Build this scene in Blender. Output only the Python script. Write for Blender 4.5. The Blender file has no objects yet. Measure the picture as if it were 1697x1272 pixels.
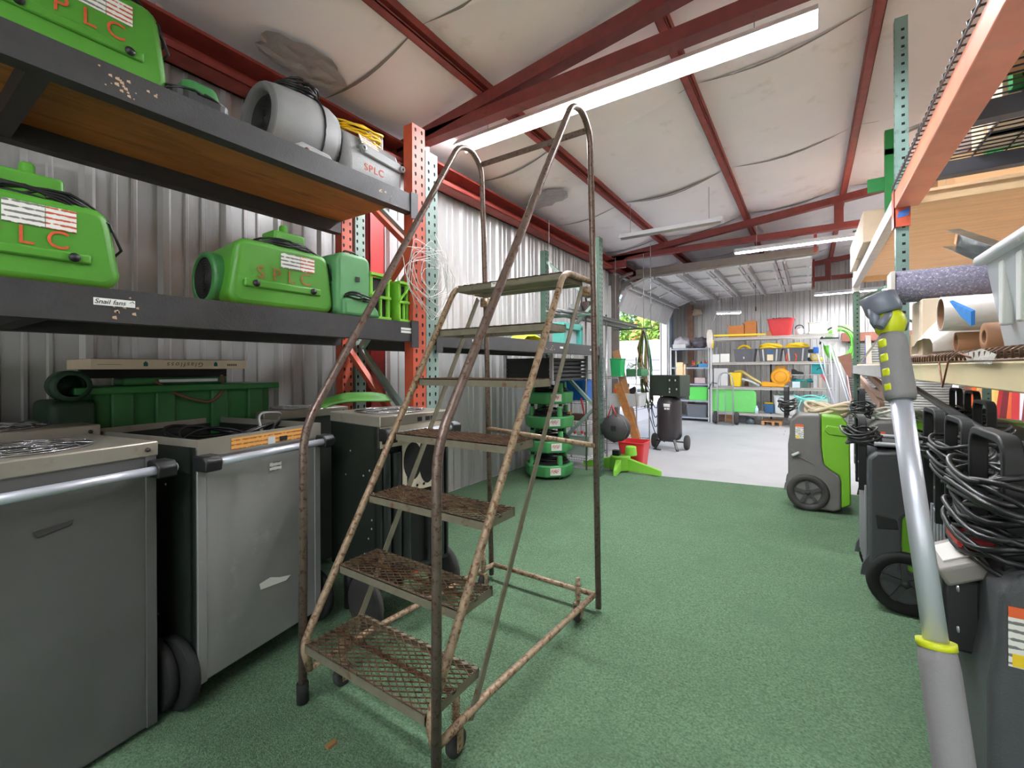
import bpy, bmesh, math, random
from mathutils import Vector, Matrix, noise
random.seed(7)
sc = bpy.context.scene
COL = sc.collection
PI = math.pi
# ---------------------------------------------------------------- camera
FPX, CAMH, YAW, ROLL, HOR = 738.0, 1.34, math.radians(33.77), math.radians(0.3), 610.0
fwd = Vector((-math.sin(YAW), math.cos(YAW), 0)); r0 = Vector((math.cos(YAW), math.sin(YAW), 0)); u0 = Vector((0, 0, 1))
rgt = r0*math.cos(ROLL) - u0*math.sin(ROLL); up = u0*math.cos(ROLL) + r0*math.sin(ROLL)
cd = bpy.data.cameras.new('camera'); cam = bpy.data.objects.new('camera', cd); COL.objects.link(cam)
cd.sensor_width = 36; cd.lens = 36*FPX/1697; cd.shift_y = (HOR-636)/1697; cd.clip_start = .02; cd.clip_end = 300
cam.matrix_world = Matrix(((rgt.x, up.x, -fwd.x, 0), (rgt.y, up.y, -fwd.y, 0), (rgt.z, up.z, -fwd.z, CAMH), (0, 0, 0, 1)))
sc.camera = cam
# ---------------------------------------------------------------- world, exposure
w = bpy.data.worlds.new('sky'); sc.world = w; w.use_nodes = True
nt = w.node_tree; bgn = nt.nodes['Background']
sky = nt.nodes.new('ShaderNodeTexSky'); sky.sky_type = 'NISHITA'; sky.sun_elevation = math.radians(48); sky.sun_rotation = math.radians(200)
sky.sun_disc = False; sky.dust_density = 2.5; sky.air_density = 1.0
nt.links.new(sky.outputs[0], bgn.inputs[0]); bgn.inputs[1].default_value = 0.12
sc.view_settings.view_transform = 'Standard'; sc.view_settings.look = 'None'; sc.view_settings.gamma = 1
sc.view_settings.use_curve_mapping = False; sc.view_settings.exposure = 1.47
sc.cycles.use_denoising = True; sc.cycles.max_bounces = 8; sc.cycles.diffuse_bounces = 5
sc.cycles.sample_clamp_indirect = 6
# sun over the yard beyond the bay door
sd = bpy.data.lights.new('sun', 'SUN'); sd.energy = 4.5; sd.angle = .02; sd.color = (1, .95, .88)
so = bpy.data.objects.new('sun', sd); COL.objects.link(so); so.rotation_euler = (math.radians(46), 0, math.radians(22))

# ---------------------------------------------------------------- helpers
def lin(c): c /= 255; return c/12.92 if c <= .04045 else ((c+.055)/1.055)**2.4
def RGB(r, g, b): return (lin(r), lin(g), lin(b), 1)
def at(px, py, X=None, Y=None, Z=None, k=None):
    r = fwd + rgt*((px-848.5)/FPX) + up*((HOR-py)/FPX)
    t = k if k is not None else X/r.x if X is not None else Y/r.y if Y is not None else (Z-CAMH)/r.z
    return Vector((0, 0, CAMH)) + r*t
MATS = {}
def mat(name, col, rough=.5, metal=0, var=.0, scale=8, bump=0, bscale=60, dirt=None, dscale=5, dthr=.55, dw=.12, spec=.5, alpha=1, trans=0, emit=None, estr=1, dirtcol=None, stretch=None):
    if name in MATS: return MATS[name]
    m = bpy.data.materials.new(name); m.use_nodes = True; n = m.node_tree.nodes; l = m.node_tree.links
    b = n['Principled BSDF']; c = RGB(*col)
    b.inputs['Base Color'].default_value = c; b.inputs['Roughness'].default_value = rough; b.inputs['Metallic'].default_value = metal
    b.inputs['Specular IOR Level'].default_value = spec
    tc = n.new('ShaderNodeTexCoord'); out = tc.outputs['Object']
    if stretch:
        mp = n.new('ShaderNodeMapping'); mp.inputs['Scale'].default_value = stretch; l.new(out, mp.inputs[0]); out = mp.outputs[0]
    cur = None
    if var:
        no = n.new('ShaderNodeTexNoise'); no.inputs['Scale'].default_value = scale; no.inputs['Detail'].default_value = 6; l.new(out, no.inputs['Vector'])
        mr = n.new('ShaderNodeMapRange'); mr.inputs[1].default_value = .3; mr.inputs[2].default_value = .7; mr.inputs[3].default_value = 1-var; mr.inputs[4].default_value = 1+var
        l.new(no.outputs[0], mr.inputs[0])
        mx = n.new('ShaderNodeVectorMath'); mx.operation = 'SCALE'; mx.inputs[0].default_value = c[:3]; l.new(mr.outputs[0], mx.inputs['Scale']); cur = mx.outputs[0]
    if dirtcol:
        no = n.new('ShaderNodeTexNoise'); no.inputs['Scale'].default_value = dscale; no.inputs['Detail'].default_value = 8; no.inputs['Roughness'].default_value = .65; l.new(out, no.inputs['Vector'])
        mr = n.new('ShaderNodeMapRange'); mr.inputs[1].default_value = dthr; mr.inputs[2].default_value = dthr+dw; l.new(no.outputs[0], mr.inputs[0])
        mm = n.new('ShaderNodeMix'); mm.data_type = 'RGBA'; mm.inputs['A'].default_value = c; mm.inputs['B'].default_value = RGB(*dirtcol)
        l.new(mr.outputs[0], mm.inputs['Factor'])
        if cur: l.new(cur, mm.inputs['A'])
        cur = mm.outputs['Result']
    if cur: l.new(cur, b.inputs['Base Color'])
    if bump:
        no = n.new('ShaderNodeTexNoise'); no.inputs['Scale'].default_value = bscale; no.inputs['Detail'].default_value = 4; l.new(out, no.inputs['Vector'])
        bp = n.new('ShaderNodeBump'); bp.inputs['Strength'].default_value = bump; bp.inputs['Distance'].default_value = .01
        l.new(no.outputs[0], bp.inputs['Height']); l.new(bp.outputs[0], b.inputs['Normal'])
    if alpha < 1: b.inputs['Alpha'].default_value = alpha
    if trans: b.inputs['Transmission Weight'].default_value = trans
    if emit: b.inputs['Emission Color'].default_value = RGB(*emit); b.inputs['Emission Strength'].default_value = estr
    MATS[name] = m; return m

class MB:
    def __init__(s): s.v = []; s.f = []; s.mi = []; s.sm = []
    def add(s, vs, fs, mi=0, sm=False):
        o = len(s.v); s.v += [Vector(v) for v in vs]
        for f in fs: s.f.append([i+o for i in f]); s.mi.append(mi); s.sm.append(sm)
        return s
    def box(s, c, d, rot=None, mi=0):
        M = rot if rot is not None else Matrix.Identity(3); c = Vector(c)
        vs = [c + M @ Vector((x*d[0]/2, y*d[1]/2, z*d[2]/2)) for x in (-1, 1) for y in (-1, 1) for z in (-1, 1)]
        return s.add(vs, [(0, 1, 3, 2), (4, 6, 7, 5), (0, 4, 5, 1), (2, 3, 7, 6), (0, 2, 6, 4), (1, 5, 7, 3)], mi)
    def bb(s, a, b, mi=0):
        return s.box([(a[i]+b[i])/2 for i in range(3)], [abs(b[i]-a[i]) for i in range(3)], mi=mi)
    def bar(s, p, q, wd, ht, mi=0, upv=(0, 0, 1)):
        p = Vector(p); q = Vector(q); d = (q-p); L = d.length; d.normalize(); u = Vector(upv)
        sd_ = d.cross(u)
        if sd_.length < .01: sd_ = d.cross(Vector((1, 0, 0)))
        sd_.normalize(); u = sd_.cross(d)
        M = Matrix((d, sd_, u)).transposed(); return s.box((p+q)/2, (L, wd, ht), M, mi)
    def tube(s, pts, r, seg=8, mi=0, closed=False, caps=True):
        pts = [Vector(p) for p in pts]; n = len(pts); vs = []; fs = []; prev = None
        for i, p in enumerate(pts):
            if closed: t = pts[(i+1) % n]-pts[i-1]
            else: t = pts[min(i+1, n-1)]-pts[max(i-1, 0)]
            if t.length < 1e-9: t = Vector((0, 0, 1))
            t.normalize()
            if prev is None:
                a = Vector((0, 0, 1)) if abs(t.z) < .9 else Vector((1, 0, 0)); nrm = t.cross(a).normalized()
            else:
                nrm = prev - t*prev.dot(t); nrm = nrm.normalized() if nrm.length > 1e-6 else t.orthogonal().normalized()
            prev = nrm; bn = t.cross(nrm); rr = r[i] if isinstance(r, (list, tuple)) else r
            vs += [p + (nrm*math.cos(2*PI*j/seg) + bn*math.sin(2*PI*j/seg))*rr for j in range(seg)]
        m = n if closed else n-1
        for i in range(m):
            a, b = i*seg, ((i+1) % n)*seg
            for j in range(seg): fs.append((a+j, a+(j+1) % seg, b+(j+1) % seg, b+j))
        s.add(vs, fs, mi, True)
        if caps and not closed:
            o = len(s.v)-len(vs); s.f.append([o+j for j in range(seg)][::-1]); s.mi.append(mi); s.sm.append(False)
            s.f.append([o+(n-1)*seg+j for j in range(seg)]); s.mi.append(mi); s.sm.append(False)
        return s
    def cyl(s, p, q, r, seg=16, mi=0, r2=None): return s.tube([p, q], [r, r if r2 is None else r2], seg, mi)
    def lathe(s, prof, o=(0, 0, 0), ax='Z', seg=24, mi=0):
        vs = []; fs = []; o = Vector(o)
        for (r, h) in prof:
            for j in range(seg):
                a = 2*PI*j/seg; c_, s_ = r*math.cos(a), r*math.sin(a)
                v = (c_, s_, h) if ax == 'Z' else (h, c_, s_) if ax == 'X' else (s_, h, c_)
                vs.append(o+Vector(v))
        for i in range(len(prof)-1):
            for j in range(seg): fs.append((i*seg+j, i*seg+(j+1) % seg, (i+1)*seg+(j+1) % seg, (i+1)*seg+j))
        return s.add(vs, fs, mi, True)
    def prism(s, poly, a, b, ax='X', mi=0, taper=1.0):
        # poly in the two other axes: X->(y,z) Y->(x,z) Z->(x,y)
        def P(u, v, h): return (h, u, v) if ax == 'X' else (u, h, v) if ax == 'Y' else (u, v, h)
        n = len(poly); cx = sum(p[0] for p in poly)/n; cy = sum(p[1] for p in poly)/n
        vs = [P(u, v, a) for u, v in poly] + [P(cx+(u-cx)*taper, cy+(v-cy)*taper, b) for u, v in poly]
        fs = [list(range(n))[::-1], [n+i for i in range(n)]] + [(i, (i+1) % n, n+(i+1) % n, n+i) for i in range(n)]
        return s.add(vs, fs, mi)
    def grid(s, fn, nu, nv, mi=0, sm=True):
        vs = [fn(i/nu, j/nv) for i in range(nu+1) for j in range(nv+1)]
        fs = [(i*(nv+1)+j, (i+1)*(nv+1)+j, (i+1)*(nv+1)+j+1, i*(nv+1)+j+1) for i in range(nu) for j in range(nv)]
        return s.add(vs, fs, mi, sm)
    def build(s, name, mats, parent=None, bevel=0, seg=2, world=True, smooth=None, **tags):
        me = bpy.data.meshes.new(name); M = None
        if parent is not None and world: M = parent.matrix_basis.inverted() if parent.parent is None else (parent.parent.matrix_basis @ parent.matrix_basis).inverted()
        vs = [M @ v for v in s.v] if M else s.v
        me.from_pydata([tuple(v) for v in vs], [], s.f)
        bm = bmesh.new(); bm.from_mesh(me); bmesh.ops.recalc_face_normals(bm, faces=bm.faces); bm.to_mesh(me); bm.free()
        for i, p in enumerate(me.polygons):
            p.material_index = s.mi[i]; p.use_smooth = s.sm[i] if smooth is None else smooth
        if not isinstance(mats, (list, tuple)): mats = [mats]
        for m in mats: me.materials.append(m)
        o = bpy.data.objects.new(name, me); COL.objects.link(o)
        if parent is not None: o.parent = parent
        if bevel:
            bv = o.modifiers.new('bevel', 'BEVEL'); bv.width = bevel; bv.segments = seg; bv.limit_method = 'ANGLE'; bv.angle_limit = math.radians(38)
            if seg > 1:
                for p in me.polygons: p.use_smooth = True
                bv.harden_normals = False
                try: me.set_sharp_from_angle(angle=math.radians(50))
                except Exception: pass
        for k, v in tags.items(): o[k] = v
        return o
def rrect(w_, h_, r, n=4, cx=0, cy=0):
    pts = []
    for qx, qy, a0 in ((1, 1, 0), (-1, 1, 90), (-1, -1, 180), (1, -1, 270)):
        for i in range(n+1):
            a = math.radians(a0+90*i/n); pts.append((cx+qx*(w_/2-r)+r*math.cos(a), cy+qy*(h_/2-r)+r*math.sin(a)))
    return pts
def thing(name, label, cat, loc=(0, 0, 0), rz=0, group=None):
    o = bpy.data.objects.new(name, None); COL.objects.link(o); o.empty_display_size = .1
    o.location = loc; o.rotation_euler = (0, 0, rz); o.matrix_basis = Matrix.Translation(Vector(loc)) @ Matrix.Rotation(rz, 4, 'Z')
    o['label'] = label; o['category'] = cat
    if group: o['group'] = group
    return o
def tag(o, label, cat, group=None):
    o['label'] = label; o['category'] = cat
    if group: o['group'] = group
    return o
def dup(root, loc, rz=None, label=None, group=None):
    def cp(o, par):
        c = o.copy(); COL.objects.link(c)
        if par is not None: c.parent = par
        for ch in list(o.children): cp(ch, c)
        return c
    r = cp(root, None); r.location = loc
    if rz is not None: r.rotation_euler = (0, 0, rz)
    if label: r['label'] = label
    if group: r['group'] = group
    return r
def text(name, s, size, M, m, parent=None, depth=.0006, spacing=1.0, shear=0):
    cu = bpy.data.curves.new(name, 'FONT'); cu.body = s; cu.size = size; cu.extrude = depth; cu.align_x = 'CENTER'; cu.align_y = 'CENTER'; cu.space_character = spacing; cu.shear = shear
    t = bpy.data.objects.new(name, cu); COL.objects.link(t)
    me = bpy.data.meshes.new_from_object(t.evaluated_get(bpy.context.evaluated_depsgraph_get())); bpy.data.objects.remove(t)
    me.materials.clear(); me.materials.append(m)
    o = bpy.data.objects.new(name, me); COL.objects.link(o)
    if parent is not None:
        PM = parent.matrix_basis if parent.parent is None else parent.parent.matrix_basis @ parent.matrix_basis
        o.parent = parent; M = PM.inverted() @ M
    o.matrix_basis = M; return o
def frame(c, xdir, ydir):  # matrix with local x along xdir, local y along ydir
    x = Vector(xdir).normalized(); y = Vector(ydir).normalized(); z = x.cross(y).normalized(); y = z.cross(x)
    return Matrix(((x.x, y.x, z.x, c[0]), (x.y, y.y, z.y, c[1]), (x.z, y.z, z.z, c[2]), (0, 0, 0, 1)))
def arc(c, r, a0, a1, n, ax='Z', ry=None):
    out = []
    for i in range(n+1):
        a = math.radians(a0+(a1-a0)*i/n); u, v = r*math.cos(a), (ry or r)*math.sin(a)
        out.append(Vector(c)+(Vector((u, v, 0)) if ax == 'Z' else Vector((0, u, v)) if ax == 'X' else Vector((u, 0, v))))
    return out
def fillet(pts, r, n=5):
    pts = [Vector(p) for p in pts]; out = [pts[0]]
    for i in range(1, len(pts)-1):
        a, b, c = pts[i-1], pts[i], pts[i+1]; d1 = (a-b); d2 = (c-b); rr = min(r, d1.length*.45, d2.length*.45)
        p1 = b+d1.normalized()*rr; p2 = b+d2.normalized()*rr
        for j in range(n+1):
            t = j/n; out.append(p1*(1-t)**2 + b*2*t*(1-t) + p2*t*t)
    return out+[pts[-1]]
def coil(c, rx, ry, turns, ax='Z', jit=.01, pitch=.008, n=22, rnd=None, sq=1.0):
    R = rnd or random.Random(int(abs(c[0]*1000+c[1]*77+c[2]*31))+turns); pts = []
    for t in range(turns):
        jr = 1+R.uniform(-.12, .12); ja, jb, jp = R.uniform(-jit, jit), R.uniform(-jit, jit), R.uniform(0, 6.28)
        for i in range(n):
            a = 2*PI*i/n; cu, su = math.cos(a), math.sin(a)
            u = rx*jr*abs(cu)**sq*(1 if cu > 0 else -1)+ja; v = ry*jr*abs(su)**sq*(1 if su > 0 else -1)+jb
            h = pitch*(t+i/n-turns/2)+jit*math.sin(a*2+jp)
            pts.append(Vector(c)+(Vector((u, v, h)) if ax == 'Z' else Vector((h, u, v)) if ax == 'X' else Vector((u, h, v))))
    return pts
# ---------------------------------------------------------------- materials
def stickermat(name, base=(235, 233, 228), line=(120, 118, 116), sc_=(0, 0, 90), thr=.1):
    if name in MATS: return MATS[name]
    m = mat(name, base, .55); n = m.node_tree.nodes; l = m.node_tree.links; b = n['Principled BSDF']
    tc = n.new('ShaderNodeTexCoord'); wv = n.new('ShaderNodeTexWave'); wv.bands_direction = 'Z'; wv.inputs['Scale'].default_value = sc_[2]/6.28*1.2
    no = n.new('ShaderNodeTexNoise'); no.inputs['Scale'].default_value = 60
    l.new(tc.outputs['Object'], wv.inputs['Vector']); l.new(tc.outputs['Object'], no.inputs['Vector'])
    mu = n.new('ShaderNodeMath'); mu.operation = 'MULTIPLY'; l.new(wv.outputs[1], mu.inputs[0]); l.new(no.outputs[0], mu.inputs[1])
    mr = n.new('ShaderNodeMapRange'); mr.inputs[1].default_value = .33; mr.inputs[2].default_value = .42; l.new(mu.outputs[0], mr.inputs[0])
    mm = n.new('ShaderNodeMix'); mm.data_type = 'RGBA'; mm.inputs['A'].default_value = RGB(*base); mm.inputs['B'].default_value = RGB(*line)
    l.new(mr.outputs[0], mm.inputs['Factor']); l.new(mm.outputs['Result'], b.inputs['Base Color']); return m
CORD = mat('black_rubber_cord', (26, 26, 28), .42)
BLK = mat('black_plastic', (28, 28, 30), .5, var=.15)
BLKM = mat('matt_black_paint', (24, 25, 26), .6, var=.2, scale=30)
RUB = mat('black_rubber', (22, 22, 22), .8, bump=.1)
GRYRUB = mat('grey_rubber', (58, 56, 54), .75, bump=.1)
ORNG = mat('orange_rack_paint', (186, 80, 54), .5, var=.12, scale=10, dirtcol=(150, 60, 38), dscale=14, dthr=.6)
TEAL = mat('pale_teal_rack_paint', (130, 152, 144), .5, var=.1, dirtcol=(90, 96, 88), dscale=18, dthr=.6)
DKGRN = mat('dark_green_rack_paint', (66, 92, 78), .5, var=.15, dirtcol=(70, 62, 50), dscale=18, dthr=.6)
BEAM = mat('charcoal_beam_paint', (52, 51, 52), .55, var=.12, scale=20, bump=.12, bscale=120, dirtcol=(46, 45, 48), dscale=9, dthr=.58)
SCUFF = mat('scuffed_beam_paint', (190, 160, 130), .7)
PLY = mat('plywood_dark', (176, 118, 62), .7, var=.22, scale=3, stretch=(4, .6, 4), dirtcol=(110, 68, 34), dscale=5, dthr=.52, dw=.25)
PLYL = mat('plywood_light', (240, 206, 166), .65, var=.1, scale=3, stretch=(.7, 5, 5), dirtcol=(168, 118, 76), dscale=6, dthr=.58, dw=.2)
PINE = mat('pine_edge', (232, 200, 158), .6, var=.1, stretch=(1, 6, 6))
REDST = mat('red_oxide_steel', (118, 50, 48), .5, var=.15, scale=12, dirtcol=(84, 38, 40), dscale=10, dthr=.58)
REDBR = mat('red_oxide_purlin', (140, 58, 50), .55, var=.2, scale=10, dirtcol=(190, 150, 135), dscale=26, dthr=.66)
GALV = mat('galvanised_steel', (176, 178, 180), .38, .7, var=.14, scale=14, dirtcol=(120, 118, 112), dscale=6, dthr=.6)
CHROME = mat('chrome_wire', (196, 196, 196), .25, .9)
ALU = mat('aluminium_tube', (206, 210, 222), .38, .5)
SNAIL = mat('lime_green_plastic', (78, 146, 46), .42, var=.06, scale=6, bump=.05, dirtcol=(60, 116, 40), dscale=4, dthr=.62)
SNAILD = mat('mid_green_plastic', (56, 120, 64), .45, var=.08)
MINT = mat('mint_green_plastic', (92, 154, 100), .45, var=.06)
LIMEB = mat('bright_lime_plastic', (134, 200, 66), .42, var=.05)
DHG = mat('dehumidifier_green', (112, 172, 40), .42, var=.05, bump=.05)
DHK = mat('dehumidifier_grey', (104, 102, 100), .6, var=.06, bump=.15, bscale=200)
DHD = mat('dehumidifier_charcoal', (74, 77, 80), .6, var=.06, bump=.2, bscale=220)
STST = mat('stainless_lid', (166, 160, 148), .35, .45, var=.08, scale=4, dirtcol=(150, 138, 122), dscale=5, dthr=.58)
BRSH = mat('brushed_steel_front', (156, 155, 154), .45, .4, var=.1, scale=3, bump=.25, bscale=4, dirtcol=(196, 196, 198), dscale=2.2, dthr=.56, dw=.2)
DKST = mat('dull_steel_front', (92, 94, 92), .55, .5, var=.08, scale=3, dirtcol=(140, 138, 138), dscale=1.4, dthr=.5, dw=.3)
DKSIDE = mat('dark_green_black_panel', (34, 40, 34), .5, var=.2, scale=6, dirtcol=(70, 84, 62), dscale=60, dthr=.74, dw=.02)
GRILL = mat('dark_grille', (30, 32, 32), .6)
STK = stickermat('paper_sticker'); STK2 = stickermat('warning_sticker', line=(190, 84, 60))
WHT = mat('white_paper', (238, 238, 234), .6); ORS = mat('orange_sticker_band', (226, 98, 48), .5)
YEL = mat('yellow_plastic', (244, 208, 44), .4, var=.05); AMB = mat('amber_yellow_plastic', (238, 168, 36), .42, var=.05)
REDP = mat('red_plastic', (208, 60, 64), .42, var=.06); STENC = mat('red_stencil_paint', (206, 84, 48), .7, var=.2, scale=40)
STENCF = mat('faded_stencil_paint', (150, 96, 52), .7, var=.25, scale=40)
CARD = mat('cardboard', (186, 140, 98), .8, var=.07); CARDL = mat('pale_cardboard', (226, 208, 184), .75, var=.05)
TOTE = mat('grey_tote_plastic', (96, 98, 104), .45, var=.06); BLU = mat('blue_plastic', (36, 110, 196), .4, var=.06)
AQUA = mat('aqua_hose', (130, 214, 204), .45); TEALP = mat('teal_plastic', (28, 160, 162), .45, var=.05)
LGREY = mat('light_grey_plastic', (196, 200, 200), .5, var=.05); CLRP = mat('clear_plastic', (225, 232, 238), .22, var=.03, alpha=.42)
GRNPNL = mat('green_panel', (112, 206, 108), .5, var=.04); RUST = mat('rusty_cream_paint', (164, 142, 116), .5, .2, var=.2, scale=30, dirtcol=(112, 74, 52), dscale=55, dthr=.5, dw=.1)
RUSTD = mat('rust_brown_mesh', (112, 84, 62), .6, .3, var=.25, scale=20, dirtcol=(70, 44, 30), dscale=24, dthr=.5)
OLIVE = mat('olive_grey_step_paint', (126, 120, 102), .5, .2, var=.12, scale=20, dirtcol=(116, 74, 52), dscale=16, dthr=.6, dw=.08)
PIPEG = mat('worn_grey_brown_tube', (118, 102, 94), .36, .45, var=.15, scale=30, dirtcol=(88, 60, 46), dscale=60, dthr=.52, dw=.1)
# ================================================================ SETTING
WL, WB, WR, WF = -3.25, 13.0, 7.25, -5.2; RIDGE = 2.0; SL = .112
DY0, DY1, DZ = 8.45, 12.1, 2.75
def zc(x): return 3.53+SL*(x-WL) if x < RIDGE else 3.53+SL*(2*RIDGE-x-WL)
CORR = mat('corrugated_galvanised_panel', (182, 182, 182), .4, .35, var=.1, scale=2.5, stretch=(1, 1, .25), dirtcol=(128, 124, 120), dscale=3, dthr=.55, dw=.3)
CONC = mat('concrete_floor', (180, 180, 182), .5, var=.06, scale=1.5, bump=.05, bscale=30, dirtcol=(166, 168, 172), dscale=1.6, dthr=.55, dw=.2)
TURF = mat('green_turf', (98, 125, 98), .95, var=.38, scale=110, bump=1, bscale=160, dirtcol=(88, 115, 90), dscale=2.5, dthr=.5, dw=.3, spec=.1)
VINYL = mat('white_vinyl_insulation', (244, 241, 246), .5, var=.02, scale=2, bump=.15, bscale=7, dirtcol=(206, 196, 190), dscale=2.2, dthr=.58, dw=.25)
SEAM = mat('insulation_seam', (126, 122, 118), .6)
SPECK = mat('ceiling_patch_foil', (170, 170, 172), .5, .2, bump=1, bscale=14)
MB().bb((WL-.3, WF-.3, -.15), (WR+.3, WB+.3, 0)).build('floor', CONC, kind='structure')
def ribprof(s0, s1, per=.35):
    out = []; k = math.floor(s0/per)
    tmpl = [(0, 0), (.02, .03), (.05, .03), (.07, 0), (.135, 0), (.143, .012), (.157, .012), (.165, 0), (.225, 0), (.233, .012), (.247, .012), (.255, 0)]
    while k*per < s1:
        for a, h in tmpl:
            s = k*per+a
            if s0 < s < s1: out.append((s, h))
        k += 1
    return [(s0, 0)]+out+[(s1, 0)]
def ribwall(mb, s0, s1, z0, z1, fn, mi=0, per=.35):
    pr = ribprof(s0, s1, per); vs = []; fs = []
    for s, h in pr:
        t = z1(s) if callable(z1) else z1
        vs += [fn(s, h, z0), fn(s, h, t)]
    for i in range(len(pr)-1): fs.append((2*i, 2*i+2, 2*i+3, 2*i+1))
    mb.add(vs, fs, mi)
fl_ = lambda s, h, z: (WL-.0+h-.03, s, z)
mb = MB(); ribwall(mb, WF, DY0, 0, 3.56, fl_); ribwall(mb, DY0, DY1, DZ+.1, 3.56, fl_); ribwall(mb, DY1, WB, 0, 3.56, fl_)
mb.bb((WL-.06, WF, 0), (WL-.04, DY0, 3.56)); mb.bb((WL-.06, DY0, DZ+.1), (WL-.04, DY1, 3.56)); mb.bb((WL-.06, DY1, 0), (WL-.04, WB, 3.56))
mb.build('wall_left', CORR, kind='structure')
mb = MB(); ribwall(mb, WL, WR, 0, lambda s: zc(s)+.1, lambda s, h, z: (s, WB-h+.03, z)); mb.prism([(WL, 0), (WR, 0), (WR, 3.6), (RIDGE, 4.2), (WL, 3.6)], WB+.04, WB+.06, 'Y')
mb.build('wall_back', CORR, kind='structure')
mb = MB(); ribwall(mb, WF, WB, 0, 3.56, lambda s, h, z: (WR-h+.03, s, z)); mb.bb((WR+.04, WF, 0), (WR+.06, WB, 3.56))
mb.build('wall_right', CORR, kind='structure')
# gable wall behind the camera; wide opening added to let in fill daylight
mb = MB()
for a, b, z0 in ((WL, -2.8, 0), (-2.8, 6.8, 3.1), (6.8, WR, 0)): ribwall(mb, a, b, z0, lambda s: zc(s)+.1, lambda s, h, z: (s, WF+h-.03, z))
mb.build('wall_front', CORR, kind='structure')
# sloping blanket ceiling
PX = [-3.28, -2.17, -.83, .42, 1.72, 2.28, 3.58, 4.83, 6.17, 7.28]
YE = [WF, -3.7, -1.75, .2, 2.15, 4.1, 6.05, 8.0, 9.95, 11.9, WB]
mb = MB(); R = random.Random(3)
for j in range(len(YE)-1):
    for i in range(len(PX)-1):
        wd = PX[i+1]-PX[i]; sag = .065*wd/1.3*R.uniform(.7, 1.25); ex = R.uniform(.01, .035)
        def fn(u, v, i=i, j=j, sag=sag, ex=ex):
            x = PX[i]+(PX[i+1]-PX[i])*u; y = YE[j]+(YE[j+1]-YE[j])*v+.05*math.sin(PI*u)*(v-.5)
            z = zc(x)-sag*math.sin(PI*u)-ex*math.sin(PI*u)*(abs(2*v-1)**6)
            z += .006*noise.noise(Vector((x*3, y*3, 1))); return (x, y, z)
        mb.grid(fn, 8, 10)
        if j:
            def fs_(u, v, i=i, j=j, sag=sag):
                x = PX[i]+(PX[i+1]-PX[i])*u; y = YE[j]+(v-.5)*.03*math.sin(PI*u); return (x, y, zc(x)-(sag+.028)*math.sin(PI*u)-.004)
            mb.grid(fs_, 8, 1, 1)
mb.build('ceiling', [VINYL, SEAM], kind='structure')
mb = MB()
mb.prism([(WL-.4, 3.60), (RIDGE, 4.3), (WR+.4, 3.60), (WR+.4, 3.64), (RIDGE, 4.34), (WL-.4, 3.64)], WF-.3, WB+.3, 'Y')
mb.build('trim_1', CORR, kind='structure')
# turf carpet
mb = MB(); mb.prism([(WL+.02, WF+.3), (WR-.1, WF+.3), (WR-.1, 6.2), (.9, 5.87), (WL+.02, 5.32)], .001, .012, 'Z')
tag(mb.build('turf_carpet', TURF), 'green artificial turf carpet covering the near floor up to the concrete', 'carpet')
# eave struts, conduit
for nm, x, sg in (('eave_strut', WL, 1), ('eave_strut', WR, -1)):
    mb = MB(); mb.bb((x+.02*sg, WF, 3.2), (x+.2*sg, WB, 3.215)); mb.bb((x+.02*sg, WF, 3.2), (x+.04*sg, WB, 3.36)); mb.bb((x+.19*sg, WF, 3.2), (x+.2*sg, WB, 3.24)); mb.bb((x+.02*sg, WF, 3.36), (x+.22*sg, WB, 3.38))
    tag(mb.build('eave_strut', REDBR), 'long red steel eave strut along the top of the %s corrugated wall' % ('shelved' if sg > 0 else 'far'), 'beam')
mb = MB(); mb.tube([(WL+.1, -4, 3.41), (WL+.1, 12.9, 3.41)], .016, 8); mb.tube([(WL+.16, -4, 3.40), (WL+.16, 3.2, 3.40), (WL+.15, 6, 3.395), (WL+.15, 12.9, 3.40)], .011, 6)
for y in range(-3, 13, 2): mb.box((WL+.12, y, 3.41), (.1, .03, .04))
tag(mb.build('conduit', mat('tan_conduit', (196, 178, 160), .35, .5, var=.1)), 'tan metal conduit pipe running along the wall top under the ceiling', 'pipe')
# purlins
for x in PX[1:-1]:
    mb = MB(); z = zc(x); mb.bb((x-.035, WF, z-.12), (x-.03, WB, z+.02)); mb.bb((x-.035, WF, z-.12), (x+.03, WB, z-.113)); mb.bb((x+.025, WF, z-.12), (x+.03, WB, z-.10))
    mb.bb((x-.034, WF, z-.06), (x+.03, WB, z+.05))
    tag(mb.build('roof_purlin', REDBR), 'red steel roof purlin running lengthwise under the white ceiling', 'beam', 'roof purlins')
# trusses
def truss(y, lab):
    t = thing('roof_truss', lab, 'truss', (RIDGE, y, 3.3))
    for sg in (1, -1):
        xa, xb = (WL+.1, RIDGE) if sg > 0 else (WR-.1, RIDGE)
        MB().bar((xa, y, zc(xa)-.17), (xb, y, zc(xb)-.17), .1, .1).build('top_chord', REDST, t)
    MB().bb((WL+.1, y-.05, 3.33), (WR-.1, y+.05, 3.42)).build('bottom_chord', REDST, t)
    for x in (.36, 3.64, RIDGE, -1.6, 5.6):
        if x == -1.6 or x == 5.6: continue
        MB().bb((x-.055, y-.04, 3.42), (x+.055, y+.04, zc(x)-.2)).build('web', REDST, t)
    for x in (WL+.14, WR-.14): MB().bb((x-.1, y-.05, 3.2), (x+.28 if x < 0 else x+.1, y+.05, 3.42)).build('gusset', REDST, t)
truss(2.87, 'nearest red steel roof truss crossing above the lit lamp')
truss(8.03, 'middle red steel roof truss before the raised bay door')
truss(12.55, 'red steel roof truss against the back wall')
truss(-2.3, 'red steel roof truss behind the near racks')
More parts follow.
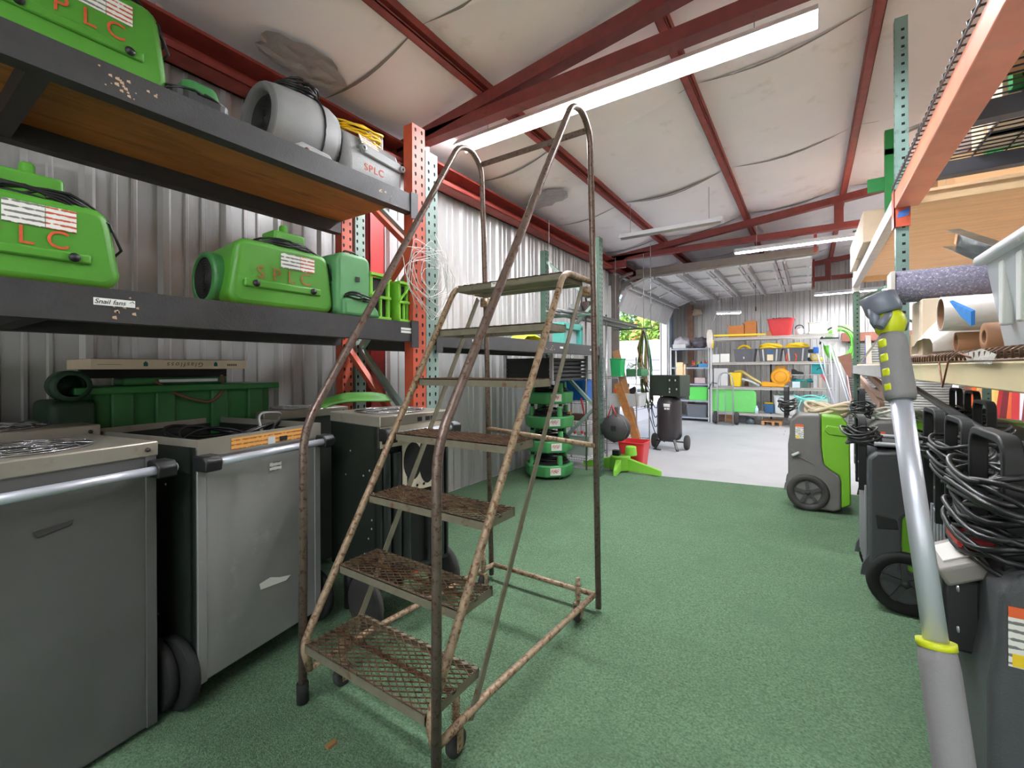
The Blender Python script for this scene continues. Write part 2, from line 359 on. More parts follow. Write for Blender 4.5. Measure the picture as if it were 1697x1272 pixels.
def column(x, y, lab):
    mb = MB(); mb.bb((x-.1, y-.08, 0), (x+.1, y-.07, 3.3)); mb.bb((x-.1, y+.07, 0), (x+.1, y+.08, 3.3)); mb.bb((x-.005, y-.075, 0), (x+.005, y+.075, 3.3)); mb.bb((x+.09, y-.08, 0), (x+.1, y+.08, 3.3))
    tag(mb.build('steel_column', mat('bright_red_column', (176, 40, 40), .45, var=.12)), lab, 'column')
column(-3.1, 2.47, 'bright red steel column on the corrugated wall behind the near rack')
column(WR-.15, 2.47, 'red steel column on the far wall near truss')
# wall girts
for z in (1.1, 2.2):
    mb = MB(); mb.bb((WL+.01, WF, z), (WL+.05, 2.3, z+.1)); mb.bb((WL+.01, 2.62, z), (WL+.05, 8.0, z+.1))
# bay door jambs / header
JW = mat('white_door_jamb', (226, 228, 230), .5)
JB = mat('blue_grey_jamb', (96, 112, 132), .5)
mb = MB(); mb.bb((WL-.08, DY1, 0), (WL+.16, DY1+.09, DZ+.1)); mb.bb((WL+.02, DY1-.07, 0), (WL+.12, DY1, DZ)); mb.build('trim_2', JW, kind='structure')
mb = MB(); mb.bb((WL+.0, DY1+.09, 0), (WL+.2, DY1+.3, DZ+.3)); mb.build('trim_3', JB, kind='structure')
mb = MB(); mb.bb((WL-.08, DY0-.12, 0), (WL+.1, DY0, DZ+.1)); mb.bb((WL-.08, DY0-.12, DZ+.1), (WL+.02, DY1+.12, DZ+.2)); mb.build('trim_4', JW, kind='structure')
# raised sectional door
DOORW = mat('door_panel_grey_white', (206, 206, 208), .45, .2, var=.05)
dr = thing('sectional_door', 'grey sectional overhead bay door raised on its tracks', 'door', (WL+.1, (DY0+DY1)/2, 2.4))
zt = 3.0; path = [(-3.16, 2.46), (-2.98, 2.9), (-2.55, 3.08), (-2.02, 3.09), (-1.5, 3.095), (-.98, 3.1), (-.46, 3.105), (.05, 3.11)]
for i in range(len(path)-1):
    a, b = path[i], path[i+1]; A = Vector((a[0], 0, a[1])); B = Vector((b[0], 0, b[1])); d = (B-A).normalized(); nn = Vector((d.z, 0, -d.x))
    if nn.x < 0 and i < 2: nn = -nn
    if i >= 2 and nn.z > 0: nn = -nn
    mb = MB(); y0, y1 = DY0+.02, DY1-.03; A1 = A+d*.01; B1 = B-d*.01
    ym = (y0+y1)/2
    mb.bar((A1.x, ym, A1.z), (B1.x, ym, B1.z), y1-y0, .02, upv=(0, 0, 1) if i >= 2 else (1, 0, 0))
    M1 = MB()
    for k in range(5):
        y = y0+.05+k*(y1-y0-.1)/4; p = A1+nn*.03; q = B1+nn*.03
        mb.bar((p.x, y, p.z), (q.x, y, q.z), .07, .03, upv=tuple(nn))
    for e, q in ((.06, A1), (-.06, B1)):
        c = q+d*e+nn*.025; mb.bar((c.x, y0, c.z), (c.x, y1, c.z), .04, .03, upv=tuple(nn))
    if i >= 1:
        c = A1+d*.12+nn*.055; M1.bar((c.x, y0-.03, c.z), (c.x, y1+.03, c.z), .025, .09, upv=tuple(nn)); c2 = A1+d*.19+nn*.04
    pn = mb.build('panel', DOORW, dr)
    if i >= 1: M1.build('strut', mat('door_strut', (150, 148, 148), .4, .5), pn)
TRK = mat('track_galv_brown', (128, 120, 114), .45, .5, var=.1)
for y, lab in ((DY0-.03, 'near'), (DY1+.03, 'far')):
    mb = MB(); pts = [(-3.18, y, .05), (-3.18, y, 2.35)]+[(-2.7-.48*math.cos(a), y, 2.45+.62*math.sin(a)) for a in [PI/2*q/8 for q in range(9)]]+[(.1, y, 3.12)]
    for p, q in zip(pts[:-1], pts[1:]): mb.bar(p, q, .05, .05, upv=(1, 0, 0) if q[2]-p[2] > abs(q[0]-p[0]) else (0, 0, 1))
    mb.build('track', TRK, dr)
    if lab == 'near':
        mb = MB(); mb.bb((-2.75, y-.03, 3.09), (.12, y-.02, 3.21)); mb.bb((-2.75, y-.06, 3.09), (.12, y-.02, 3.1)); mb.bb((-3.22, y-.1, 0), (-3.08, y-.04, 3.15))
        for p, q in zip(pts[2:10], pts[3:11]): mb.bar((p[0]-.12, y, p[2]+.09), (q[0]-.12, y, q[2]+.09), .04, .04)
        mb.build('track_angle', TRK, dr)
    mb = MB(); mb.bar((.08, y-.03, 3.12), (.08, y-.03, 3.4 if lab == 'near' else 3.75), .04, .012, upv=(0, 1, 0)); mb.build('hanger', REDBR, dr)
mb = MB()
for j in range(6): mb.cyl((-3.0+.5*j, DY0+.05, 3.07), (-3.0+.5*j, DY1-.05, 3.07), .012, 6)
mb = MB().tube([(WL+.12, DY0-.2, 3.16), (WL+.12, DY1+.2, 3.16)], .03, 10); mb.build('torsion_shaft', GALV, dr)
mb = MB().tube([(-.9, 10.2, 3.05), (-.9, 10.2, 2.55)], .004, 5); mb.cyl((-.9, 10.2, 2.55), (-.9, 10.2, 2.47), .012, 8); mb.build('pull_cord', BLK, dr)
# rolled-up shutter in the back wall (partly seen)
mb = MB()
for k in range(34): mb.tube([(.75, WB-.04, .04+k*.055), (3.0, WB-.04, .04+k*.055)], .03, 8)
mb.build('door_2', mat('shutter_grey', (150, 150, 146), .45, .4, var=.1), kind='structure')
MB().bb((.62, WB-.14, 1.92), (3.15, WB-.02, 2.12)).build('trim_5', mat('brown_header', (126, 74, 58), .6, var=.15), kind='structure')
# outdoors
MB().bb((-60, WF-.3, -.2), (WL-.3, 60, -.03)).bb((-60, -40, -.2), (40, WF-.3, -.03)).build('floor_yard', mat('sunlit_concrete', (206, 205, 204), .8, var=.04), kind='structure')  # second slab added unseen before the front opening, bounces sunlight up inside
tr = thing('cargo_trailer', 'white box trailer parked outside the open bay door', 'trailer', (-9, 25, 0))
mb = MB(); mb.bb((-13.5, 24, .45), (-5, 26.4, 2.83)); mb.build('body', mat('white_trailer', (140, 147, 158), .4), tr, bevel=.04)
mb = MB()
for z in (1.2, 1.75): mb.bb((-13.5, 23.97, z), (-5, 24, z+.05))
mb.build('side_rail', mat('trailer_rail', (112, 118, 128), .4), tr)
for x_ in (-9.9, -8.7): MB().lathe([(.0, 0), (.33, 0), (.36, .05), (.36, .2), (.33, .25), (0, .25)], (x_, 24.0, .33), 'Y').build('wheel', RUB, tr)
LEAFG = mat('tree_leaves_green', (120, 160, 70), .8, var=.35, scale=3); LEAFO = mat('tree_leaves_orange', (214, 160, 110), .8, var=.3, scale=3)
def tree(x, y, h, r, m, lab):
    t = thing('tree', lab, 'tree', (x, y, 0)); MB().tube([(x, y, 0), (x+.1, y, h*.5), (x, y, h*.8)], [.2, .15, .08], 8).build('trunk', mat('bark', (90, 72, 58), .9), t)
    R = random.Random(int(x*7+y)); mb = MB()
    for i in range(900):
        u, v = R.uniform(0, 2*PI), math.acos(R.uniform(-1, 1)); q = r*R.uniform(.55, 1)*(1+.25*noise.noise(Vector((u*1.3, v*2, x))))
        c = Vector((x+q*math.cos(u)*math.sin(v), y+q*math.sin(u)*math.sin(v), h*.6+q*.9*math.cos(v))); s = R.uniform(.12, .26)
        a = Vector((R.uniform(-1, 1), R.uniform(-1, 1), R.uniform(-1, 1))).normalized(); b = a.orthogonal().normalized(); c2 = a.cross(b)
        mb.add([c-b*s, c-c2*s*.6, c+b*s, c+c2*s*.6], [(0, 1, 2, 3)])
    mb.build('foliage', m, t)
tree(-12.4, 32, 6.2, 1.9, LEAFG, 'green leafy tree beyond the trailer, first one seen in the bay door'); tree(-10.9, 36, 6.6, 1.8, LEAFO, 'orange-tinted autumn tree beyond the white trailer')
tree(-8.9, 32, 6.2, 1.9, LEAFG, 'green leafy tree beyond the trailer, beside the door jamb'); tree(-14, 40, 9, 2.6, mat('tree_leaves_dark', (84, 120, 60), .8, var=.3, scale=3), 'tall dark green tree furthest behind the trailer'); tree(-5, 36, 7, 2.2, LEAFG, 'wide green tree at the end of the yard')
# ================================================================ LAMPS
LSC = 1.0
FIXW = mat('fixture_white', (214, 216, 222), .4, .1)
def lamp(p, q, power, lab, lit=True, wd=.16, hang=.25, grp=None, es=None):
    p = Vector(p); q = Vector(q); c = (p+q)/2; d = (q-p); L = d.length; d.normalize(); s = d.cross(Vector((0, 0, 1))).normalized()
    t = thing('fluorescent_lamp', lab, 'lamp', c, 0, grp)
    mb = MB(); prof = [(-wd/2, -.01), (-wd*.22, .05), (wd*.22, .05), (wd/2, -.01), (wd*.46, -.014), (wd*.2, .035), (-wd*.2, .035), (-wd*.46, -.014)]
    vs = []
    for e in (p, q): vs += [e+s*a+Vector((0, 0, b)) for a, b in prof]
    n = len(prof); mb.add(vs, [tuple(range(n))[::-1], tuple(range(n, 2*n))]+[(i, (i+1) % n, n+(i+1) % n, n+i) for i in range(n)]); mb.build('housing', FIXW, t)
    for sg in (-1, 1):
        a = p+s*sg*wd*.2+d*.03+Vector((0, 0, -.002)); b = q+s*sg*wd*.2-d*.03+Vector((0, 0, -.002))
        MB().tube([a, b], .016, 8).build('tube', mat('lit_tube_%d' % power, (255, 255, 255), .5, emit=(250, 252, 255), estr=power*LSC) if lit else mat('dark_tube', (170, 170, 168), .4), t)
    for e in (.12, .88):
        x = p+(q-p)*e; MB().tube([x+Vector((0, 0, .05)), x+Vector((0, 0, .05+hang))], .004, 5).build('hanger', GALV, t)
    return t
lamp((-2.76, 3.25, 3.44), (.05, 3.25, 3.44), 80, 'big twin-tube lamp glowing above the rolling ladder', wd=.2, hang=.12)
lamp((-.93, 7.4, 3.05), (1.5, 7.4, 3.05), 95, 'lit tube lamp hanging below the middle truss', wd=.14, hang=.3)
lamp((-2.2, 6.0, 3.14), (-.88, 6.0, 3.14), 0, 'unlit grey tube lamp hanging from the ceiling by wires', lit=False, wd=.13, hang=.4)
lamp((.09, 11.5, 2.87), (2.5, 11.5, 2.9), 85, 'lit tube lamp nearest to the back wall', wd=.14, hang=.6)
lamp((-1.75, 10.9, 2.55), (-1.25, 10.9, 2.53), 25, 'short lit tube lamp hanging on a string under the raised door', wd=.06, hang=.45)
lamp((2.2, 3.2, 3.44), (4.8, 3.2, 3.44), 150, 'added unseen tube lamp above the wire shelving')  # extra lamp added out of view to brighten the right side
lamp((-1.4, -1.6, 3.44), (1.2, -1.6, 3.44), 50, 'added unseen tube lamp over the aisle at the near end')  # fill lamp added behind the camera, never in view
lamp((3.4, 8.2, 3.2), (6, 8.2, 3.2), 70, 'added unseen tube lamp over the far right corner')  # another added lamp beyond the frame, for more light on the right
# ================================================================ ROLLING LADDER
LX0, LX1 = -1.69, -.965
ld_ = thing('rolling_ladder', 'rusty seven-step rolling warehouse ladder with mesh treads on the green carpet', 'ladder', ((LX0+LX1)/2, 1.65, .012))
for x in (LX0, LX1):
    pts = fillet([(x, 1.01, .02), (x, 1.02, 1.1), (x, 1.98, 2.63), (x, 2.10, 2.66), (x, 2.2, 2.58), (x, 2.24, 1.6), (x, 2.28, .03)], .1, 6)
    MB().tube(pts, .0165, 10).build('side_rail', PIPEG if x < -1.5 else PIPEG, ld_)
    MB().cyl((x, 1.01, .012), (x, 1.01, .09), .023, 10).build('rubber_tip', RUB, ld_)
    xi = x+(.02 if x == LX0 else -.02)
    pts = [(xi, 1.03, .16), (xi, 1.05, .2)]+[(xi, 1.0+.155*i+.0, .258*(i+1)-.01) for i in range(7)]+[(xi, 2.02, 1.815), (xi, 2.2, 1.80)]
    MB().tube(fillet([(xi, 1.03, .14), (xi, 1.0, .25), (xi, 1.0+.155*6, .258*7), (xi, 2.23, .258*7)], .07), .016, 10).build('stringer', RUST, ld_)
    mb = MB(); mb.bar((xi, 1.28, .25), (xi, 1.0+.155*6+.2, 1.76), .006, .028, upv=(0, 1, 0)); mb.bar((xi, 1.28, .25), (xi, 1.2, .12), .008, .03, upv=(0, 1, 0)); mb.build('brace', OLIVE, ld_)
    MB().tube([(xi, 1.02, .145), (xi, 1.3, .15), (xi, 2.27, .10)], .0145, 10).build('base_rail', RUST, ld_)
    for y, z0 in ((1.16, .15), (2.13, .11)):
        xc = xi+(.03 if x == LX0 else -.03)
        cs = MB().cyl((xc, y, .1), (xc, y, .24), .011, 8); cs.bb((xc-.02, y-.015, .1), (xc+.02, y+.015, .11)); cs.bb((xc-.022, y-.015, .04), (xc-.018, y+.015, .11)); cs.bb((xc+.018, y-.015, .04), (xc+.022, y+.015, .11))
        for q in range(7): cs.lathe([(.017, 0), (.017, .004)], (xc, y, .13+q*.012), 'Z', 8)
        co = cs.build('caster', RUST, ld_)
        MB().lathe([(0, -.014), (.03, -.014), (.043, -.011), (.045, 0), (.043, .011), (.03, .014), (0, .014)], (xc, y, .058), 'X', 20).build('wheel', GRYRUB, co)
MB().tube([(LX0, 2.275, .10), (LX1, 2.275, .10)], .0145, 8).build('base_rail', RUST, ld_)
MB().tube([(LX0, 2.25, .96), (LX1, 2.25, .92)], .0145, 8).build('cross_rail', RUST, ld_)
MB().bar((LX0, 2.19, 2.60), (LX1, 2.19, 2.60), .006, .032).build('top_cross_bar', PIPEG, ld_)
for x in (LX0+.02, LX1-.02): MB().cyl((x, 2.19, 1.72), (x, 2.19, 1.77), .024, 10).cyl((x-.015, 2.22, 1.745), (x+.015, 2.22, 1.745), .03, 10).build('clamp', RUST, ld_)
for i in range(7):
    z = .258*(i+1); y0 = 1.0+.155*i; dep = .27 if i == 0 else .2 if i < 6 else .24; y1 = y0+dep; a, b = LX0+.035, LX1-.035
    mb = MB(); h = .034
    mb.bb((a, y0, z-h), (b, y0+.004, z)); mb.bb((a, y1-.004, z-h), (b, y1, z)); mb.bb((a, y0, z-h), (a+.004, y1, z)); mb.bb((b-.004, y0, z-h), (b, y1, z))
    mb.bb((a, y0, z-.004), (b, y0+.014, z)); mb.bb((a, y1-.014, z-.004), (b, y1, z))
    if i == 6: mb.bb((a, y0, z-h-.002), (b, y0+.10, z-h+.002)); mb.bb((a, y1-.09, z-h-.002), (b, y1, z-h+.002))
    if i < 4: mb.bb((a, (y0+y1)/2-.01, z-.012), (b, (y0+y1)/2+.01, z-.006), 1)
    tr = mb.build('tread', [OLIVE, RUSTD], ld_)
    ms = MB(); W_, D_ = b-a, dep; st = .046; sl = .6
    for fam in (1, -1):
        k = -int(D_/sl/st)-2
        while k*st < W_+D_/sl+st:
            # line x = k*st + fam*(y)/sl
            x0 = k*st if fam > 0 else k*st; p = (x0, 0); q = (x0+fam*D_/sl, D_)
            (px_, py_), (qx_, qy_) = p, q
            def clip(px_, py_, qx_, qy_):
                t0, t1 = 0, 1; dx, dy = qx_-px_, qy_-py_
                for lo, hi, s0, d in ((0, W_, px_, dx), (0, D_, py_, dy)):
                    if abs(d) < 1e-9: continue
                    ta, tb = (lo-s0)/d, (hi-s0)/d
                    if ta > tb: ta, tb = tb, ta
                    t0, t1 = max(t0, ta), min(t1, tb)
                return (px_+dx*t0, py_+dy*t0, px_+dx*t1, py_+dy*t1) if t1 > t0+1e-3 else None
            c = clip(*p, *q)
            if c: ms.bar((a+c[0], y0+c[1], z+.001), (a+c[2], y0+c[3], z+.001), .003, .004)
            k += 1
    ms.build('expanded_mesh', RUSTD, tr)
MB().bb((-1.42, 1.927, 1.776), (-1.34, 1.9295, 1.80)).build('name_plate', stickermat('plate'), ld_)
# ================================================================ LEFT RACKS
def perf(mb, x, y, z0, z1, wy=.115, wx=.08, rows=(-.028, .028), st=.058, mi=0, hmi=1, face='+X', hh=.028):
    mb.bb((x-wx, y-wy/2, z0), (x, y+wy/2, z1), mi)
    z = z0+.05
    while z < z1-.03:
        for r in rows:
            for fx in face.split(','):
                if fx == '+X':
                    c = Vector((x+.0008, y+r, z)); vs = [c+Vector((0, u, v)) for u, v in ((-.0055, -.012), (.0055, -.012), (.009, .006), (.005, .014), (-.005, .014), (-.009, .006))]
                elif fx == '-X':
                    c = Vector((x-wx-.0008, y+r, z)); vs = [c+Vector((0, u, v)) for u, v in ((-.007, -.009), (.007, -.009), (.007, .009), (-.007, .009))]
                elif fx == '-Y':
                    c = Vector((x-wx/2+r*.6, y-wy/2-.0008, z)); vs = [c+Vector((u, 0, v)) for u, v in ((-.007, -.009), (.007, -.009), (.007, .009), (-.007, .009))]
                mb.add(vs, [tuple(range(len(vs)))], hmi)
        z += st
HOLE = mat('hole_shadow', (20, 20, 22), .9)
XF, XR = -2.14, -2.9
def left_rack(lab, y0, y1, posts, beams, m, tops):
    t = thing('pallet_rack', lab, 'rack', (XF-.5, (y0+y1)/2, 0))
    for yp, zt in zip(posts, tops):
        mb = MB(); perf(mb, XF, yp, .013, zt); mb.bb((XF-.09, yp-.07, .0125), (XF+.01, yp+.07, .02)); mb.build('upright', [m, HOLE], t)
        mb = MB(); perf(mb, XR, yp, .013, zt-.05, wy=.09); mb.build('upright', [m, HOLE], t)
        zs = [.2, .85, 1.5, 2.15, 2.75]
        for i in range(4):
            p, q = ((XF-.08, yp, zs[i]), (XR, yp, zs[i+1])) if i % 2 else ((XR, yp, zs[i]), (XF-.08, yp, zs[i+1]))
            if q[2] < zt: MB().bar(p, q, .035, .045, upv=(0, 1, 0)).build('brace', m, t)
    for (z0, z1, deck) in beams:
        for x, fr in ((XF, 1), (XR+.02, 0)):
            mb = MB(); xx = x+.02 if fr else x
            mb.prism([(xx, z0), (xx, z1), (xx-.05, z1), (xx-.05, z1-.045), (xx-.07, z1-.045), (xx-.07, z0)], y0, y1, 'Y')
            if fr:
                for y in (y0, y1): mb.bb((xx+.0005, y-.03, z0-.04), (xx+.008, y+.03, z1+.012))
                R = random.Random(int(z0*100+y0*10))
                for q in range(26 if z0 > 2 else 12):
                    cy = y0+(y1-y0)*(.56 if q < 20 else .93)+R.gauss(0, .045); cz = (z0+z1)/2+R.gauss(0, .018); s = R.uniform(.002, .007)
                    if y0 < cy < y1 and z0+.01 < cz < z1-.01: mb.add([(xx+.0006, cy-s, cz-s*.6), (xx+.0006, cy+s, cz-s), (xx+.0006, cy+s*.7, cz+s), (xx+.0006, cy-s, cz+s*.5)], [(0, 1, 2, 3)], 1)
            mb.build('beam', [BEAM, SCUFF], t)
        n = max(2, int((y1-y0)/1.15))
        for k in range(1, n): yy = y0+(y1-y0)*k/n; MB().bb((XR, yy-.03, z0+.005), (XF-.03, yy+.03, z1-.03)).build('cross_bar', BEAM, t)
        if deck: 
            for k in range(n): MB().bb((XR-.02, y0+(y1-y0)*k/n+.004, z1-.03), (XF-.03, y0+(y1-y0)*(k+1)/n-.004, z1-.012)).build('deck_board', PLY, t)
    return t
rkA = left_rack('orange-posted pallet rack holding the green blowers', -1.3, 2.04, (-1.36, 2.105), [(1.515, 1.638, 1), (2.345, 2.46, 1)], ORNG, (2.94, 2.94))
rkB = left_rack('teal-posted pallet rack beyond the orange one, holding the green jacket', 2.27, 5.1, (2.225, 5.19), [(1.49, 1.60, 1)], TEAL, (2.81, 2.95))
for o in list(rkB.children):
    if o.name.startswith('upright') and o.data.vertices[0].co.y > 1: o.data.materials[0] = DKGRN
tx = XF+.0215
def tape(y0, z, w_, h_, s, sz, par, tilt=0):
    o = MB().bb((tx, y0, z-h_/2), (tx+.001, y0+w_, z+h_/2)).build('label_tape', WHT, par)
    if s: text('writing', s, sz, frame((tx+.0015, y0+w_/2, z), (0, 1, -tilt), (0, 0, 1)), BLK, o, depth=.0003, shear=.25)
    return o
tape(.49, 1.588, .118, .026, 'Snail fans \u2191', .024, rkA)
tape(1.925, 1.592, .10, .014, None, 0, rkA); tape(1.925, 1.573, .10, .014, None, 0, rkA)
for y, s in ((2.63, .1), (4.05, .07), (4.8, .07)): tape(y, 1.55, s, .02, None, 0, rkB)
# red brace/wire tangle hanging on the orange post
mb = MB(); R = random.Random(5)
for k in range(10):
    c = Vector((XF+.05+R.uniform(0, .04), 2.13, 1.93)); pts = []
    a0 = R.uniform(0, 6.28); rr = R.uniform(.10, .27); tl = R.uniform(-.6, .6)
    for i in range(6): a = a0+i*2*PI/5; pts.append(c+Vector((.02*math.sin(a*2), rr*math.cos(a)*.95, rr*math.sin(a)*(1.1 if i % 2 else .7)+tl*.05)))
    mb.tube(fillet(pts, .03, 3), .0022, 5)
tag(mb.build('wire_bundle', mat('white_grey_wire', (214, 214, 212), .4, .2)), 'tangled white wire bundle hanging on the orange rack post', 'wire')
# ---------------------------------------------------------------- snail blowers
def screwhead(mb, p, ax='X', r=.017, mi=0): mb.lathe([(0, .012), (r*.55, .012), (r*.6, .007), (r, .006), (r, 0)], p, ax, 14, mi)
def snail(y0, y1, z0, z1, lab, label_stk=True, letters='SPLC', tilt=0, grp=None, handle=True, xf=-2.2, lm=None):
    yc = (y0+y1)/2; W_ = y1-y0; H_ = z1-z0; t = thing('snail_blower', lab, 'air mover', (xf-.22, yc, z0), 0, grp)
    pr = rrect(W_, H_, .06, 4, yc, z0+H_/2); pr = [(u+(.014 if v < z0+H_/2 else -.014)*((u > yc)*2-1), v) for u, v in pr]
    b = MB().prism(pr, xf, xf-.34, 'X', 0, .92); body = b.build('housing', SNAIL, t, bevel=.03, seg=4)
    # scroll and intake on the side
    mb = MB(); cz = z0+H_*.42; cx = xf-.21
    mb.lathe([(.125, .0), (.13, -.05), (.125, -.065), (.105, -.07), (.10, -.06)], (cx, y0+.03, cz), 'Y', 28); mb.build('intake_ring', SNAILD, t)
    mb = MB(); mb.lathe([(.0, -.055), (.102, -.055)], (cx, y0+.03, cz), 'Y', 24)
    for q in range(8): rr = .01+q*.0125; mb.lathe([(rr, -.06), (rr+.004, -.063), (rr+.006, -.06)], (cx, y0+.03, cz), 'Y', 24)
    mb.build('intake_grille', GRILL, t)
    mb = MB().bb((xf-.03, yc-W_*.4, z0+H_*.28), (xf+.010, yc+W_*.36, z0+H_*.40)); rg = mb.build('front_ridge', SNAIL, t, bevel=.008, seg=2)
    for s in (-.3, .27):
        mb = MB(); screwhead(mb, (xf+.010, yc+W_*s, z0+H_*.34), 'X', .016); mb.build('bolt', BLK, t)
    if handle:
        MB().bb((xf-.17, yc-.04, z1-.01), (xf-.045, yc+.13, z1+.085)).build('switch_box', SNAIL, t, bevel=.012, seg=3)
        MB().lathe([(0, .05), (.015, .048), (.021, .04), (.022, 0), (.03, -.01)], (xf-.11, yc+.045, z1+.085)).build('knob', SNAIL, t)
        pts = coil((xf-.13, yc+.07, z1+.012), .13, .19, 6, 'Z', .012, .005)
        pts = [Vector((min(p.x, xf-.012), p.y, p.z-max(0, (abs(p.y-yc)-.13))*.5)) for p in pts]
        MB().tube(pts+[Vector((xf-.01, y1-.02, z1-.05)), Vector((xf-.03, y1+.02, z1-.14)), Vector((xf-.06, y1+.0, z1-.17))], .0055, 6).build('power_cord', CORD, t)
    if label_stk:
        a, z = yc-.03, z0+H_*.755
        MB().bb((xf+.0005, a, z-.036), (xf+.003, a+.10, z+.04)).build('label', STK, t)
        MB().bb((xf+.0005, a+.102, z-.036), (xf+.0032, a+.18, z+.04)).build('label', STK2, t)
    if letters:
        for i, ch in enumerate(letters):
            text('stencil_letter', ch, .088, frame((xf+.0028, yc+(-.125+.074*i)*W_/.5, z0+H_*.51), (0, 1, 0), (0, 0, 1)), lm or STENC, t, depth=.0004)
    return t
snail(.05, .578, 1.642, 1.945, 'green snail blower at the open end of the middle shelf')
snail(.985, 1.50, 1.642, 1.965, 'green snail blower in the middle of the middle shelf, cord looped over its handle', lm=STENCF)
snail(.22, .735, 2.464, 2.80, 'green snail blower up on the top shelf')
# small green lid on top shelf
t = thing('round_cover', 'small dark green lid with black base lying on the top shelf', 'lid', (-2.24, .85, 2.463))
MB().prism(rrect(.20, .22, .05, 4, -2.24, .855), 2.463, 2.50, 'Z').build('base', BLK, t); MB().prism(rrect(.16, .17, .05, 4, -2.235, .86), 2.50, 2.575, 'Z', 0, .75).build('cap', SNAILD, t, bevel=.01)
MB().tube(coil((-2.24, .855, 2.51), .095, .115, 3, 'Z', .006, .004), .005, 6).build('cord', CORD, t)
# grey axial fan
GRYF = mat('grey_rotomoulded_plastic', (150, 151, 152), .5, var=.06, bump=.15, bscale=180); GRYD = mat('dark_grey_sponge_rim', (112, 113, 114), .7, bump=.3, bscale=200)
ax = thing('axial_fan', 'large grey barrel-shaped axial fan on the top shelf with black cord', 'air mover', (-2.42, 1.35, 2.463))
cy0, cx, cz = 1.215, -2.42, 2.463+.212
mb = MB(); pf = [(.135, .03), (.145, .0), (.165, -.01), (.182, .0), (.192, .04), (.202, .11), (.21, .19), (.21, .26), (.204, .33), (.19, .37), (.0, .37)]
mb.lathe(pf, (cx, cy0, cz), 'Y', 36); mb.build('barrel', GRYF, ax)
MB().lathe([(.13, .035), (.138, .0), (.16, -.014), (.178, -.006), (.184, .004)], (cx, cy0, cz), 'Y', 36).build('intake_lip', GRYD, ax)
mb = MB(); mb.lathe([(0, .035), (.136, .035)], (cx, cy0, cz), 'Y', 24)
for q in range(10): mb.lathe([(.01+q*.012, .028), (.013+q*.012, .024), (.016+q*.012, .028)], (cx, cy0, cz), 'Y', 24)
mb.build('intake_grille', GRILL, ax)
MB().prism([(1.28, 2.463), (1.54, 2.463), (1.54, 2.49), (1.5, 2.53), (1.34, 2.54), (1.28, 2.5)], cx+.1, cx+.21, 'X').build('foot', GRYF, ax, bevel=.012, seg=3)
MB().prism([(1.28, 2.463), (1.54, 2.463), (1.54, 2.49), (1.5, 2.53), (1.34, 2.54), (1.28, 2.5)], cx-.21, cx-.1, 'X').build('foot', GRYF, ax, bevel=.012, seg=3)
mb = MB(); screwhead(mb, (cx+.21, 1.36, 2.50), 'X', .014); mb.build('bolt', mat('rusty_bolt', (110, 70, 56), .5, .4), ax)
MB().tube([(cx+.215*math.cos(a), 1.47, cz+.215*math.sin(a)) for a in [2*PI*i/28 for i in range(28)]], .006, 6, closed=True).build('strap_cord', CORD, ax)
MB().tube([p+Vector((0, 0, -.6*(p.x-cx)**2)) for p in coil((cx, 1.42, cz+.222), .12, .10, 9, 'Z', .012, .006)], .0075, 6).build('power_cord', CORD, ax)
MB().tube([p for p in coil((cx, 1.585, cz-.03), .16, .17, 5, 'Y', .004, .004)], .007, 6).build('coiled_cord', CORD, ax)
g2 = thing('snail_blower', 'grey drum blower on the top shelf with a coiled yellow cord', 'air mover', (-2.42, 1.82, 2.463))
MB().prism([(x, z) for x, z in [(cx+.21, 2.463), (cx+.222, 2.52), (cx+.218, 2.62), (cx+.18, 2.72), (cx+.1, 2.775), (cx-.1, 2.775), (cx-.2, 2.7), (cx-.222, 2.55), (cx-.21, 2.463)]], 1.60, 2.02, 'Y').build('housing', GRYF, g2, bevel=.035, seg=4)
MB().bb((cx-.02, 1.85, 2.76), (cx+.09, 1.98, 2.87)).build('motor_box', GRYF, g2, bevel=.02, seg=3)
MB().prism([(1.70, 2.62), (2.0, 2.60), (2.02, 2.64), (1.98, 2.66), (1.7, 2.68)], cx+.19, cx+.235, 'X').build('hinge_flange', GRYF, g2, bevel=.008)
for y, z in ((1.70, 2.645), (2.0, 2.625)): MB().lathe([(.009, .012), (.02, .012), (.021, 0)], (cx+.235, y, z), 'X', 14).build('hinge_knuckle', GRYF, g2)
MB().add([(cx+.222, 1.70, 2.68), (cx+.222, 1.83, 2.67), (cx+.186, 1.83, 2.745), (cx+.186, 1.70, 2.755)], [(0, 1, 2, 3)]).add([(cx+.221, 1.70, 2.68), (cx+.221, 1.83, 2.67), (cx+.185, 1.83, 2.745), (cx+.185, 1.70, 2.755)], [(3, 2, 1, 0)]).build('label', stickermat('cream_label', (232, 222, 210), (190, 150, 120)), g2)
text('stencil_letter', 'SPLC', .06, frame((cx+.2235, 1.79, 2.545), (0, 1, 0), (0, 0, 1)), STENC, g2, depth=.0004, spacing=1.2)
MB().tube([p+Vector((0, 0, -.9*max(0, abs(p.x-cx)-.05)**1.6)) for p in coil((cx+.04, 1.79, 2.81), .16, .14, 9, 'Z', .014, .007)], .006, 6).build('power_cord', mat('yellow_cord', (238, 196, 34), .4), g2)
